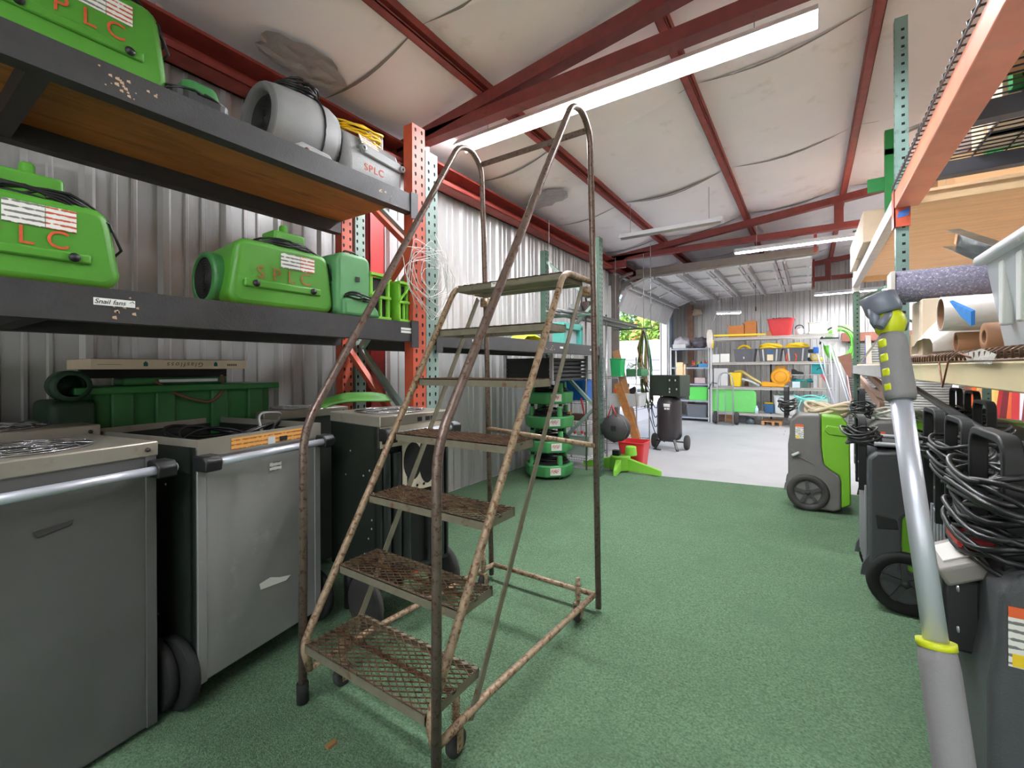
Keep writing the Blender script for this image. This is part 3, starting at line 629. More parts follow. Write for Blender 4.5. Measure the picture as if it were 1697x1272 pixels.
# mint green blower (third on the shelf)
g3 = thing('snail_blower', 'mint green upright blower with a square vent behind the ladder on the middle shelf', 'air mover', (-2.35, 1.66, 1.642))
MB().prism([(y, z) for y, z in rrect(.225, .36, .05, 4, 1.625, 1.82)], -2.17, -2.5, 'X').build('housing', MINT, g3, bevel=.02, seg=3)
MB().prism([(1.54, 1.642), (1.80, 1.642), (1.78, 1.69), (1.72, 1.75), (1.62, 1.76), (1.54, 1.74)], -2.15, -2.45, 'X').build('outlet', MINT, g3, bevel=.02, seg=3)
MB().bb((-2.168, 1.63, 1.845), (-2.163, 1.655, 1.87)).build('vent', BLK, g3)
MB().tube(fillet([(-2.25, 1.6, 1.99), (-2.25, 1.61, 2.03), (-2.25, 1.69, 2.03), (-2.25, 1.7, 1.99)], .02), .006, 6).build('handle', BLK, g3)
MB().tube(coil((-2.17, 1.66, 1.755), .03, .10, 5, 'Z', .008, .006), .005, 6).build('power_cord', CORD, g3)
# lime green frames
def lime_box(y0, y1, lab, h=.28):
    t = thing('caged_blower', lab, 'air mover', (-2.33, (y0+y1)/2, 1.642)); z0 = 1.642; z1 = z0+h
    for (ya, yb) in ((y0, y0+.02), (y1-.02, y1)):
        MB().bb((-2.17, ya, z0), (-2.5, yb, z1)).build('side_panel', LIMEB, t, bevel=.005)
    mb = MB(); mb.bb((-2.19, y0+.02, z0+.02), (-2.48, y1-.02, z1-.03)); mb.build('core', GRILL, t)
    mb = MB()
    for z in (z0, z0+h*.45, z1-.02): mb.bb((-2.16, y0, z), (-2.2, y1, z+.016))
    mb.bar((-2.165, y0, z0+h*.5), (-2.165, y1, z1-.03), .01, .015, upv=(1, 0, 0)); mb.bb((-2.165, (y0+y1)/2-.006, z0), (-2.18, (y0+y1)/2+.006, z0+h*.45))
    mb.build('rib_frame', LIMEB, t)
    return t
lime_box(1.735, 1.885, 'bright lime blower frame beside the mint green blower'); lime_box(1.955, 2.04, 'narrow bright lime blower frame next to the orange post', .26)
# jacket, teal fan and things on the second rack
mb = MB()
mb.grid(lambda u, v: (-2.25-.3*u, 3.55+.42*v, 1.607+.11*math.sin(PI*v)**.7*math.sin(PI*min(1, u*1.2+.15))+.015*noise.noise(Vector((u*5, v*7, 2)))), 14, 18)
tag(mb.build('work_vest', mat('hi_vis_lime_cloth', (196, 232, 60), .8, var=.1, dirtcol=(40, 42, 40), dscale=6, dthr=.56, dw=.03)), 'lime and black work vest crumpled on the second rack shelf', 'vest')
t = thing('window_fan', 'teal box fan standing on the second rack shelf near its end post', 'fan', (-2.4, 4.75, 1.6))
mb = MB()
for a, b in (((-2.45, 4.5, 1.60), (-2.3, 4.56, 1.84)), ((-2.45, 4.94, 1.60), (-2.3, 5.0, 1.84)), ((-2.45, 4.5, 1.79), (-2.3, 5.0, 1.86)), ((-2.45, 4.5, 1.60), (-2.3, 5.0, 1.63))): mb.bb(a, b)
mb.build('frame', mat('teal_fan_frame', (72, 160, 150), .5), t, bevel=.006); MB().bb((-2.4, 4.55, 1.62), (-2.36, 4.96, 1.8)).build('screen', mat('pale_fan_screen', (176, 190, 200), .5), t)
# long metal bars resting across the rack end, with chainsaw
t = thing('metal_rod_bundle', 'bundle of long grey metal rods lying on brackets high beside the green post', 'rod bundle', (-2.5, 6.2, 1.98))
R = random.Random(9)
for k in range(9): MB().tube([(-2.62+.04*k, 4.55+R.uniform(0, .3), 2.0+.012*(k % 3)), (-2.62+.04*k, 7.5+R.uniform(-.4, .1), 2.0+.012*(k % 3))], .011, 6).build('rod', GALV if k % 2 else mat('dark_rod', (92, 88, 88), .4, .5), t)
MB().bb((-2.75, 4.9, 1.965), (-2.1, 4.94, 1.988)).build('bracket', DKGRN, t); MB().bb((-2.75, 7.2, 1.965), (-2.1, 7.24, 1.988)).build('bracket', DKGRN, t)
for y in (4.92, 7.22): MB().tube([(-2.72, y, 1.97), (-2.72, y, 3.2)], .006, 5).build('hanger', GALV, t)
for y in (4.92, 7.22): MB().tube([(-2.13, y, 1.97), (-2.13, y, 3.33)], .006, 5).build('hanger', GALV, t)
t = thing('chainsaw', 'small yellow and black chainsaw resting on the metal rods', 'chainsaw', (-2.4, 5.25, 2.05))
MB().bb((-2.45, 5.22, 2.05), (-2.3, 5.48, 2.19)).build('motor_housing', mat('brown_black_plastic', (60, 46, 40), .5), t, bevel=.03, seg=3)
MB().lathe([(0, .05), (.05, .045), (.065, .02), (.065, 0), (0, 0)], (-2.32, 5.42, 2.12), 'X', 18).build('starter_cover', AMB, t)
MB().tube(fillet([(-2.38, 5.2, 2.08), (-2.38, 5.14, 2.12), (-2.38, 5.14, 2.26), (-2.38, 5.26, 2.27), (-2.38, 5.28, 2.19)], .04), .011, 8).build('front_handle', BLK, t)
MB().tube(fillet([(-2.34, 5.35, 2.19), (-2.34, 5.38, 2.27), (-2.34, 5.49, 2.26), (-2.34, 5.53, 2.14), (-2.34, 5.47, 2.07)], .04), .011, 8).build('rear_handle', BLK, t)
MB().bb((-2.43, 4.9, 2.07), (-2.42, 5.24, 2.12)).build('guide_bar', GALV, t)
# black crates under the second rack beam
t = thing('crate_stack_rack', 'black louvred tray rack hanging under the second rack beam', 'tray rack', (-2.6, 4.65, 1.2))
mb = MB()
for k in range(6): mb.bb((-2.9, 4.2, 1.20+.045*k), (-2.3, 5.08, 1.225+.045*k))
mb.bb((-2.9, 4.22, 1.2), (-2.35, 5.05, 1.45)); mb.build('tray', mat('black_louvre', (36, 38, 40), .5), t)
for y in (4.2, 5.09):
    for x_ in (-2.30, -2.90): MB().bb((x_-.02, y-.01, 1.2), (x_+.02, y+.01, 1.49)).build('hanger', GALV, t)
# ================================================================ STAINLESS DEHUMIDIFIERS
def grille_top(mb, c, r, z, mi=0):
    for q in range(1, 5):
        rr = r*q/4; mb.tube([(c[0]+rr*math.cos(a), c[1]+rr*math.sin(a), z) for a in [2*PI*i/24 for i in range(24)]], .003, 4, mi, closed=True)
    for q in range(12):
        a = 2*PI*q/12; pts = [(c[0]+r*e*math.cos(a+.6*math.sin(e*3)), c[1]+r*e*math.sin(a+.6*math.sin(e*3)), z) for e in (.2, .5, .8, 1)]; mb.tube(pts, .003, 4, mi)
def cabinet(A, B, depth, z0, z1, lab, fm, kind='lid', grp=None, bar=True, wheels=(1, 1), barz=None):
    A = Vector((A[0], A[1], 0)); B = Vector((B[0], B[1], 0)); L = (B-A).length; ang = math.atan2((B-A).y, (B-A).x)
    t = thing('cabinet_dehumidifier', lab, 'dehumidifier', (A.x, A.y, 0.012), ang, grp)   # local x along the front, local -y... toward aisle
    def bld(mb, n, m, par=None, **k): return mb.build(n, m, par or t, world=False, **k)
    # local: x 0..L along front, y 0 front face, y>0 back (left of AB direction = -X world)
    zo = -.012
    mb = MB(); mb.bb((0, 0, z0), (.012, depth, z1-.03)); mb.bb((L-.012, 0, z0), (L, depth, z1-.03)); mb.bb((0, depth-.012, z0), (L, depth, z1-.03)); mb.bb((0, 0, z0), (L, depth, z0+.02)); mb.bb((.0, .02, z0), (L, .04, z1-.03)) if kind != 'hole' else None
    bld(mb, 'side_panels', DKSIDE)
    if kind != 'hole':
        mb = MB(); mb.bb((.002, -.004, z0+.005), (L-.002, .016, z1-.035)); mb.bb((0, -.008, z0), (.035, .01, z1-.035), 1); mb.bb((L-.035, -.008, z0), (L, .01, z1-.035), 1)
        bld(mb, 'front_panel', [fm, BRSH if kind == 'open' else fm], bevel=.002, seg=1)
    mb = MB()
    if kind == 'open':
        mb.bb((0, -.012, z1-.07), (L, .004, z1)); mb.bb((0, 0, z1-.03), (.006, depth, z1)); mb.bb((L-.006, 0, z1-.05), (L, depth, z1)); mb.bb((0, depth-.006, z1-.05), (L, depth, z1)); mb.bb((.01, .02, z1-.1), (L-.01, depth-.01, z1-.09), 1)
        bld(mb, 'rim', [STST, GRILL])
        mb = MB(); mb.tube([Vector(p) for p in coil((L*.55, depth*.45, z1-.05), .2, .22, 6, 'Z', .03, .01)], .007, 6); bld(mb, 'cord', CORD)
        mb = MB(); mb.tube(fillet([(L*.62, .12, z1-.03), (L*.68, .2, z1+.06), (L*.95, .22, z1+.05), (L*.98, .3, z1-.03)], .05), .006, 6); bld(mb, 'loose_wire', mat('grey_wire', (140, 140, 138), .4))
        mb = MB(); mb.bb((L*.22, -.0135, z1-.06), (L*.82, -.0125, z1-.012)); o = bld(mb, 'warning_label', stickermat('orange_label', (222, 160, 84), (150, 96, 40)))
        bld(MB().bb((L*.5, -.015, z1-.062), (L*.56, -.013, z1-.03)), 'control_panel', LGREY); bld(MB().bb((L*.60, -.02, z1-.055), (L*.66, -.013, z1-.035)), 'switch', BLK)
    else:
        mb.bb((-.006, -.01, z1-.055), (L+.006, depth+.004, z1)); bld(mb, 'lid', STST, bevel=.006, seg=2)
        mb = MB(); mb.lathe([(0, .0015), (min(L, depth)*.42, .0015)], (L*.5, depth*.5, z1), 'Z', 28); bld(mb, 'fan_opening', GRILL)
        mb = MB(); grille_top(mb, (L*.5, depth*.5), min(L, depth)*.42, z1+.004); bld(mb, 'fan_guard', CHROME)
        mb = MB(); screwhead(mb, (L-.03, -.01, z1-.028), 'Y', .008); o = bld(mb, 'bolt', BLK)
        for v in o.data.vertices: v.co.y = -.01-(v.co.y+.01)
    bz = barz or z1-.095
    if bar:
        mb = MB(); mb.tube([(.02, -.055, bz), (L+.04 if kind != 'hole' else L+.02, -.055, bz)], .0165, 12); bld(mb, 'handle_bar', ALU)
        for x in (.0, L-.02): mb = MB(); mb.prism([(-.075, bz-.03), (0, bz-.03), (0, bz+.032), (-.06, bz+.03), (-.08, bz+.01)], x-.01, x+.055, 'X'); bld(mb, 'handle_bracket', BLK, bevel=.006, seg=2)
    if kind == 'lid' and bar:
        mb = MB(); mb.prism([(L*.44, z1-.225), (L*.60, z1-.215), (L*.59, z1-.235), (L*.45, z1-.25)], -.009, -.003, 'Y'); bld(mb, 'dent', GRYRUB, bevel=.003)
    if kind == 'open':
        mb = MB(); mb.bb((L*.52, -.0095, z1-.19), (L*.62, -.008, z1-.15)); bld(mb, 'serial_label', STK)
        mb = MB(); mb.add([(L*.44, -.009, z1-.70), (L*.66, -.009, z1-.715), (L*.70, -.009, z1-.70), (L*.60, -.009, z1-.685), (L*.52, -.009, z1-.665), (L*.43, -.009, z1-.672)], [(0, 1, 2, 3, 4, 5)]); bld(mb, 'torn_sticker', WHT)
    if kind == 'hole':
        mb = MB(); mb.bb((0, -.004, z1-.16), (L, .02, z1-.05)); mb.bb((L*.3, -.004, .68), (L*.8, .004, z1-.13)); bld(mb, 'white_plate', mat('tan_white_metal', (214, 202, 182), .5, .2, var=.08, dirtcol=(170, 130, 100), dscale=10, dthr=.62))
        mb = MB(); c = (L*.55, .84)
        for cx_, ry in ((L*.44, .10), (L*.66, .135)):
            pts = [(cx_+.06*math.cos(a), c[1]+ry*math.sin(a)) for a in [2*PI*i/24 for i in range(24)]]; mb.prism(pts, -.006, -.003, 'Y')
        for q in (.5, .6): mb.lathe([(0, -.006), (.008, -.006)], (L*q, 0, .705), 'Y', 10)
        bld(mb, 'fan_hole', mat('hole_black', (14, 14, 14), .9))
        mb = MB(); mb.bb((.0, .03, z0), (L, .05, z1-.05)); bld(mb, 'inner_panel', mat('inner_black', (24, 26, 24), .6))
        for x in (.045, .11, .17, L-.12, L-.05): mb = MB(); mb.prism(rrect(.05, .05, .02, 3, x, .02), z0+.02, .90 if x < .2 or x > L-.08 else .62, 'Z'); bld(mb, 'ribbed_duct', mat('dark_duct', (34, 40, 38), .5), bevel=.006)
        mb = MB(); mb.bb((L*.28, -.006, z1-.055), (L*.86, -.004, z1-.012)); bld(mb, 'label', stickermat('pale_label', (214, 216, 220), (150, 150, 150)))
        mb = MB(); mb.bb((0.01, -.008, z1-.14), (L*.22, 0, z1-.10)); bld(mb, 'name_strip', BLK)
        mb = MB()
        for q in (.5, .62, .7): mb.bb((L*q, -.012, z1-.045), (L*q+.03, -.006, z1-.022))
        bld(mb, 'switch', BLK)
    for x, f in ((-.045, wheels[0]), (L+.02, wheels[1])):
        if f:
            for y in (.1,):
                mb = MB(); mb.lathe([(0, 0), (.06, 0), (.1, .004), (.13, .004), (.14, .012), (.14, .035), (.13, .043), (0, .043)], (x, y, .14+zo+.012), 'X', 26); bld(mb, 'wheel', RUB if kind != 'hole' else GRYRUB)
    for x in (.06, L-.06): mb = MB(); mb.cyl((x, depth-.08, 0), (x, depth-.08, z0+.01), .03, 10); bld(mb, 'foot', BLK)
    # rivets on the dark side
    mb = MB(); R = random.Random(int(L*100))
    for q in range(12): y = R.uniform(.05, depth-.1); z = R.uniform(.3, z1-.15); mb.lathe([(0, -.003), (.004, -.002), (.006, 0)], (0, y, z), 'X', 8)
    bld(mb, 'rivets', GALV, kind='stuff')
    return t
STEEL_PAL = mat('smooth_grey_steel_front', (92, 92, 90), .5, .3, var=.1, scale=2, bump=.3, bscale=3, dirtcol=(98, 100, 98), dscale=1.3, dthr=.5, dw=.3)
cabinet((-1.93, .06), (-2.03, .64), .47, .02, 1.065, 'steel-fronted dehumidifier cabinet nearest the viewer, with a flat silver fan lid', STEEL_PAL, wheels=(0, 1), barz=.965)
cabinet((-1.985, .755), (-2.09, 1.345), .80, .10, 1.055, 'steel-fronted dehumidifier cabinet with an open top and orange label', BRSH, kind='open', barz=.965)
cabinet((-1.775, 1.472), (-1.735, 1.925), .46, .25, 1.092, 'dark dehumidifier cabinet with silver lid and black fan hole behind the ladder', DKST, kind='hole', barz=1.0)
cabinet((-2.56, .02), (-2.62, .62), .5, .02, 1.09, 'silver-lidded dehumidifier cabinet in the back row under the rack', DKST, bar=False, wheels=(0, 0))
cabinet((-2.74, 1.40), (-2.70, 1.95), .36, .05, 1.07, 'black dehumidifier cabinet with steel rim in the back row below the orange post', DKSIDE, bar=False, wheels=(0, 0))
# torn label, tag on the open one
o = MB().add([(-1.985+.002, 1.02, .43), (-1.98, 1.17, .475), (-1.98, 1.18, .50), (-1.985+.002, 1.09, .475), (-1.98, 1.02, .455)], [(0, 1, 2, 3, 4)])
# green cloth
mb = MB(); mb.grid(lambda u, v: (-2.36-.12*v-.06*math.sin(u*5), 1.55+.46*u, 1.092+.014+.045*math.sin(PI*u)*math.sin(PI*v)+(.045*u if v > .4 else .03*u)+.012*math.sin(v*9+u*4)), 20, 8)
o = tag(mb.build('green_hose_sleeve', mat('leaf_green_rubber', (96, 164, 72), .5, var=.12)), 'limp green rubber sleeve draped over a cabinet lid below the orange post', 'hose sleeve')
so_ = o.modifiers.new('t', 'SOLIDIFY'); so_.thickness = .008
# green tank with filter box
gt = thing('wall_mounted_tank', 'big dark green moulded tank behind the steel cabinets under the rack', 'tank', (-2.95, 1.0, .0))
GT = mat('deep_green_plastic', (44, 116, 56), .5, var=.1)
mb = MB(); mb.bb((-3.15, .66, .9), (-2.86, 1.5, 1.245)); mb.build('tank_body', GT, gt, bevel=.02, seg=3)
MB().bb((-3.17, .58, 1.225), (-2.8, 1.53, 1.26)).build('rim', GT, gt, bevel=.006)
for y in (.72, .9, 1.16, 1.36): MB().bb((-2.87, y, .9), (-2.84, y+.09, 1.235)).build('rib', SNAILD, gt, bevel=.01)
MB().bb((-3.15, .5, .3), (-2.8, .66, 1.2)).build('end_block', mat('blackish_green', (26, 58, 38), .6), gt, bevel=.03, seg=3)
MB().lathe([(.0, .02), (.045, .02), (.05, 0), (.07, 0), (.07, .12), (.05, .12)], (-2.9, .57, 1.27), 'X', 20).build('hose_collar', mat('blackish_green', (26, 58, 38), .6), gt)
MB().bb((-3.1, .6, 0), (-2.9, 1.45, .9)).build('stand', BLKM, gt)
MB().bb((-3.05, .78, 1.26), (-2.88, 1.26, 1.30)).build('motor_plate', SNAILD, gt, bevel=.01); MB().bb((-2.87, .92, 1.275), (-2.86, 1.2, 1.29)).build('clamp_band', ALU, gt)
MB().tube(fillet([(-2.86, .9, 1.285), (-2.83, 1.0, 1.2), (-2.83, 1.15, 1.15), (-2.83, 1.22, 1.22), (-2.86, 1.22, 1.31)], .06), .008, 6).build('hose', mat('brown_hose', (120, 84, 66), .5), gt)
MB().bb((-3.02, .64, 1.30), (-2.98, 1.30, 1.345)).build('prop', BLKM, gt)
fb = thing('air_filter', 'flat cardboard-framed air filter with upside-down lettering lying on the green tank', 'filter', (-2.9, .985, 1.3455))
MB().bb((-3.2, .635, 1.3455), (-2.8, 1.335, 1.395)).build('frame', CARDL, fb, bevel=.002, seg=1)
MB().bb((-3.18, .655, 1.395), (-2.82, 1.315, 1.398)).build('filter_media', mat('pleated_media', (150, 140, 126), .9, bump=.5), fb)
text('printed_name', 'Glasfloss', .034, frame((-2.799, 1.02, 1.37), (0, -1, 0), (0, 0, -1)), mat('brown_ink', (110, 92, 76), .7), fb, depth=.0003, spacing=1.35, shear=.2)
for y in (.845, 1.165): MB().prism([(y-.009, 1.36), (y+.009, 1.36), (y+.009, 1.377), (y+.0, 1.386), (y-.009, 1.377)], -2.7995, -2.7988, 'X').build('printed_mark', mat('teal_ink', (30, 104, 100), .7), fb)
mb = MB(); [mb.bb((-2.7995, 1.225+.009*q, 1.362), (-2.799, 1.231+.009*q, 1.374)) for q in range(6)]; mb.bb((-2.7995, .66, 1.368), (-2.799, .75, 1.3695)); mb.build('fine_print', mat('brown_ink', (110, 92, 76), .7), fb)
# ================================================================ GREEN STACKED AIR MOVERS
def lowmover(lab):
    t = thing('low_air_mover', lab, 'air mover', (-2.7, 4.85, .012), 0, 'stack of green low-profile air movers'); x, y, z = t.location
    def oct_(r, k=.38): return [(x+r*(1 if abs(a) < 2 else 1)*math.cos(a), y+r*math.sin(a)) for a in [PI/8+PI/4*i for i in range(8)]]
    b = MB().prism(oct_(.30), z+.03, z+.17, 'Z', 0, 1.04); b.build('housing', mat('emerald_plastic', (76, 156, 92), .42, var=.05), t, bevel=.02, seg=3)
    g = MB(); g.lathe([(0, 0), (.24, 0), (.26, -.01)], (x, y, z+.185), 'Z', 28)
    for q in range(6): g.tube([(x+(.06+.035*q)*math.cos(a), y+(.06+.035*q)*math.sin(a), z+.195+.006*math.cos(q)) for a in [2*PI*i/24 for i in range(24)]], .004, 4, closed=True)
    g.build('grille', GRILL, t)
    for q in range(4):
        a = PI/4+PI/2*q+.3; MB().prism(rrect(.07, .07, .03, 3, x+.24*math.cos(a), y+.24*math.sin(a)), z+.15, z+.285, 'Z', 0, .8).build('leg', mat('emerald_plastic', (76, 156, 92), .42, var=.05), t, bevel=.008)
        MB().cyl((x+.24*math.cos(a), y+.24*math.sin(a), z), (x+.24*math.cos(a), y+.24*math.sin(a), z+.04), .022, 10).build('foot', BLK, t)
    MB().tube(coil((x, y, z+.22), .21, .21, 3, 'Z', .02, .008), .007, 6).build('power_cord', CORD, t)
    MB().bb((x+.13, y-.2765, z+.07), (x+.25, y-.24, z+.14)).build('label', WHT, t) if 0 else None
    # label on the face looking at the aisle/viewer (lower octagon facet)
    fr = frame((x+.295, y-.12, z+.1), (math.cos(PI/4)*.0+.383, .924, 0), (0, 0, 1))
    a = math.radians(-22.5+0); nrm = Vector((math.cos(math.radians(-45)), math.sin(math.radians(-45)), 0)); c = Vector((x, y, z+.105))+nrm*.287; tg = Vector((-nrm.y, nrm.x, 0))
    mb = MB(); mb.bar(c-tg*.065, c+tg*.065, .004, .085); l_ = mb.build('label', WHT, t)
    mb = MB(); R = random.Random(2)
    for q in range(9): p = c+nrm*.0028+tg*(-.045+.010*q)+Vector((0, 0, .004+.012*math.sin(q*1.7))); mb.tube([p+tg*.011*math.cos(e)+Vector((0, 0, .014*math.sin(e))) for e in (0, 1.2, 2.4, 3.6, 4.8)], .0022, 4)
    mb.build('label_mark', mat('red_ink', (214, 84, 76), .6), l_)
    return t
m0 = lowmover('green low-profile air mover at the bottom of the stack by the wall')
for k, lb in enumerate(('second', 'third', 'topmost')):
    dup(m0, (-2.7+.01*(k % 2), 4.85, .012+.29*(k+1)), rz=.05*(-1)**k, label='green low-profile air mover, %s from the floor in the stack' % lb if lb != 'topmost' else 'green low-profile air mover on top of the stack by the wall')
# ================================================================ WIRE RACK 1 with bins
def wire_rack(lab, x0, x1, y0, y1, zs, zt, grp=None, r=.012):
    t = thing('wire_shelf_rack', lab, 'shelf', ((x0+x1)/2, (y0+y1)/2, 0), 0, grp)
    for x in (x0, x1):
        for y in (y0, y1): MB().cyl((x, y, 0.012), (x, y, zt), r, 10).build('post', CHROME, t)
    for z in zs:
        mb = MB(); mb.tube([(x0, y0, z), (x1, y0, z), (x1, y1, z), (x0, y1, z)], .004, 5, closed=True); mb.tube([(x0, y0, z-.03), (x1, y0, z-.03), (x1, y1, z-.03), (x0, y1, z-.03)], .004, 5, closed=True)
        n = int((x1-x0)/.035)
        for k in range(n+1): x = x0+(x1-x0)*k/n; mb.tube([(x, y0, z-.03), (x, y0, z+.003), (x, y1, z+.003), (x, y1, z-.03)], .002, 4)
        mb.build('wire_shelf', CHROME, t)
    return t
def bin_(lab, cat, c, sx, sy, h, m, wall=.006, rim=.012, name='storage_bin', grp=None, taper=.86, lid=None, fill=None, rz=0):
    t = thing(name, lab, cat, c, rz, grp); x, y, z = 0, 0, 0
    mb = MB(); o_ = rrect(sx*taper, sy*taper, min(sx, sy)*.12, 3); o2 = rrect(sx, sy, min(sx, sy)*.12, 3); n = len(o_)
    i_ = [(a*(1-2*wall/sx), b*(1-2*wall/sy)) for a, b in o_]; i2 = [(a*(1-2*wall/sx), b*(1-2*wall/sy)) for a, b in o2]
    vs = [(a, b, 0) for a, b in o_]+[(a, b, h) for a, b in o2]+[(a, b, h) for a, b in i2]+[(a, b, wall) for a, b in i_]
    fs = [tuple(range(n))[::-1], tuple(range(3*n, 4*n))]
    for l in range(3): fs += [(l*n+i, l*n+(i+1) % n, (l+1)*n+(i+1) % n, (l+1)*n+i) for i in range(n)]
    mb.add(vs, fs); mb.build('body', m, t, world=False)
    mb = MB(); mb.tube([(a*1.015, b*1.015, h-.006) for a, b in o2], rim*.7, 6, closed=True); mb.build('rim', m, t, world=False)
    return t
wire_rack('chrome wire rack against the wall behind the big ladder', -2.98, -2.42, 5.35, 6.05, (.16, .62, .9, 1.3), 2.1)
bin_('blue plastic bin on the wire rack behind the green stack', 'bin', (-2.7, 5.65, .905), .5, .42, .27, BLU)
bin_('white plastic bin of red-capped bottles low on the wire rack', 'bin', (-2.68, 5.66, .165), .5, .42, .27, LGREY)
for k in range(5): t = MB().cyl((-2.84+.08*k, 5.55+.06*(k % 2), .18), (-2.84+.08*k, 5.55+.06*(k % 2), .44), .026, 10).cyl((-2.84+.08*k, 5.55+.06*(k % 2), .44), (-2.84+.08*k, 5.55+.06*(k % 2), .475), .018, 10, 1).build('bottle', [LGREY, REDP]); tag(t, 'red-capped bottle standing in the white bin', 'bottle', 'bottles in the white bin')
t = thing('polisher', 'yellow and brown machine part lying on the middle wire shelf', 'tool', (-2.7, 5.6, .625)); MB().lathe([(0, .12), (.06, .11), (.08, .05), (.08, 0), (0, 0)], (-2.8, 5.55, .626)).build('head', AMB, t); MB().bb((-2.72, 5.5, .626), (-2.5, 5.62, .72)).build('body', mat('brown_box', (120, 90, 76), .6), t, bevel=.02)
MB().tube([(-2.5, 5.5, .64), (-2.42, 5.2, .95)], .012, 6).build('red_handle', REDP, t)
tag(MB().prism(rrect(.06, .05, .01, 2, -2.9, 5.45), .17, .43, 'Z').build('bottle', ORNG), 'tall orange bottle beside the white bin on the wire rack', 'bottle')
# drop reel hanging on the post
t = thing('cable_reel', 'large black round cable reel hanging from a red rope on the green post', 'reel', (-1.95, 5.22, .78))
c = at(1017, 710, Y=5.15); dirn = Vector((0, -1, 0))
RL = mat('dark_reel', (62, 60, 60), .5, var=.1)
mb = MB(); mb.lathe([(0, 0), (.165, 0), (.172, .01), (.172, .03), (.165, .04), (0, .04)], (c.x, c.y-.0, c.z), 'Y', 8); mb.build('front_disc', RL, t)
MB().lathe([(0, .14), (.165, .14), (.172, .12), (.165, .10), (0, .10)], (c.x, c.y, c.z), 'Y', 32).build('rear_disc', RL, t); MB().lathe([(.09, .04), (.09, .10)], (c.x, c.y, c.z), 'Y', 20).build('hub', BLK, t)
MB().bb((c.x-.035, c.y-.004, c.z-.03), (c.x+.03, c.y, c.z+.035)).build('label', BLK, t)
MB().tube([(c.x-.07, c.y-.01, c.z+.13), (c.x-.02, c.y, c.z+.29), (c.x+.04, c.y-.01, c.z+.15)], .008, 6).build('rope', REDP, t)
# chain with purple tint down the post
mb = MB()
for k in range(34): z = 1.62-.021*k; mb.tube([(-2.128+.007*math.cos(a)*(k % 2), 5.15+.007*math.cos(a)*(1-k % 2), z+.013*math.sin(a)) for a in [2*PI*i/8 for i in range(8)]], .0028, 4, closed=True)
tag(mb.build('chain', mat('dark_chain', (70, 62, 86), .4, .6)), 'dark chain hanging down the green rack end post', 'chain')
# lime fan base on floor, red bucket
t = thing('fan_base', 'bright lime moulded base with four fins on the floor by the carpet edge', 'machine base', (-2.1, 5.62, .012))
c = at(1028, 770, Y=5.6); c.z = .012
MB().prism([(c.x+.14*math.cos(a), c.y+.14*math.sin(a)) for a in [2*PI*i/12 for i in range(12)]], .02, .20, 'Z', 0, .92).build('hub', LIMEB, t, bevel=.01)
MB().prism([(c.x+.1+.08*math.cos(a), c.y+.12+.08*math.sin(a)) for a in [2*PI*i/12 for i in range(12)]], .19, .31, 'Z', 0, .85).build('socket', LIMEB, t, bevel=.008)
for a, L_ in ((-8, .55), (185, .5), (-80, .38), (95, .4)):
    a = math.radians(a); d = Vector((math.cos(a), math.sin(a), 0)); n_ = Vector((-d.y, d.x, 0))*.035
    p = [Vector((c.x, c.y, 0))+d*.1, Vector((c.x, c.y, 0))+d*L_]; vs = []
    for s in (1, -1): vs += [p[0]+n_*s+Vector((0, 0, .02)), p[1]+n_*s*.5+Vector((0, 0, .014)), p[1]+n_*s*.5+Vector((0, 0, .08)), p[0]+n_*s+Vector((0, 0, .18))]
    MB().add(vs, [(0, 1, 2, 3), (7, 6, 5, 4), (0, 4, 5, 1), (1, 5, 6, 2), (2, 6, 7, 3), (3, 7, 4, 0)]).build('fin', LIMEB, t, bevel=.004)
MB().bb((c.x-.09, c.y-.06, .2), (c.x-.0, c.y+.02, .27)).build('switch', BLK, t, bevel=.006)
c = at(1037, 774, Z=.0); bin_('red plastic bucket on the concrete behind the lime base', 'bucket', (-2.02, 6.05, .001), .36, .36, .33, mat('dark_red_plastic', (196, 44, 48), .4), name='bucket', taper=.8)
# ================================================================ COMPRESSOR and neighbours
t = thing('air_compressor', 'black upright air compressor on wheels in front of the open bay', 'compressor', (-1.93, 7.5, 0)); x, y = -1.93, 7.55
CM = mat('compressor_black', (58, 54, 56), .35, .2, var=.1); CT = mat('compressor_shroud', (40, 50, 40), .5, bump=.2, bscale=300)
MB().lathe([(0, .13), (.1, .135), (.17, .17), (.195, .22), (.195, .76), (.17, .83), (.1, .865), (0, .87)], (x, y, 0), 'Z', 32).build('tank', CM, t)
d = Matrix.Rotation(-.25, 3, 'Z')
MB().box((x+.0, y, 1.045), (.55, .34, .34), d).build('shroud', CT, t, bevel=.012, seg=2)
mb = MB()
for q in range(8): mb.box(Vector((x, y, 1.045))+d @ Vector((.06+.025*q, -.171, 0)), (.006, .004, .26), d)
mb.build('vent_slots', GRILL, t); 
mb = MB()
for a, b in ((.1, .09), (.1, -.05), (.2, .09), (.22, -.05), (.1, -.1)): mb.box(Vector((x, y, 1.045))+d @ Vector((a, -.173, b)), (.02, .004, .03), d)
mb.build('switches', LGREY, t)
mb = MB(); mb.box((x+.0+.01, y-.197, .73), (.10, .004, .05)); mb.box((x-.015, y-.197, .675), (.03, .004, .03)); mb.box((x+.03, y-.197, .675), (.045, .004, .03)); mb.build('rating_label', WHT, t)
for s in (-1, 1): MB().lathe([(0, -.03), (.06, -.03), (.105, -.028), (.118, -.01), (.118, .02), (.105, .035), (0, .035)], (x+s*.26, y+.05, .118), 'X', 24).build('wheel', GRYRUB, t)
MB().cyl((x-.26, y+.05, .118), (x+.26, y+.05, .118), .012, 8).build('axle', BLK, t)
for s in (-1, 1): MB().bar((x+s*.1, y-.12, .18), (x+s*.18, y-.22, .01), .04, .015).build('leg', BLK, t)
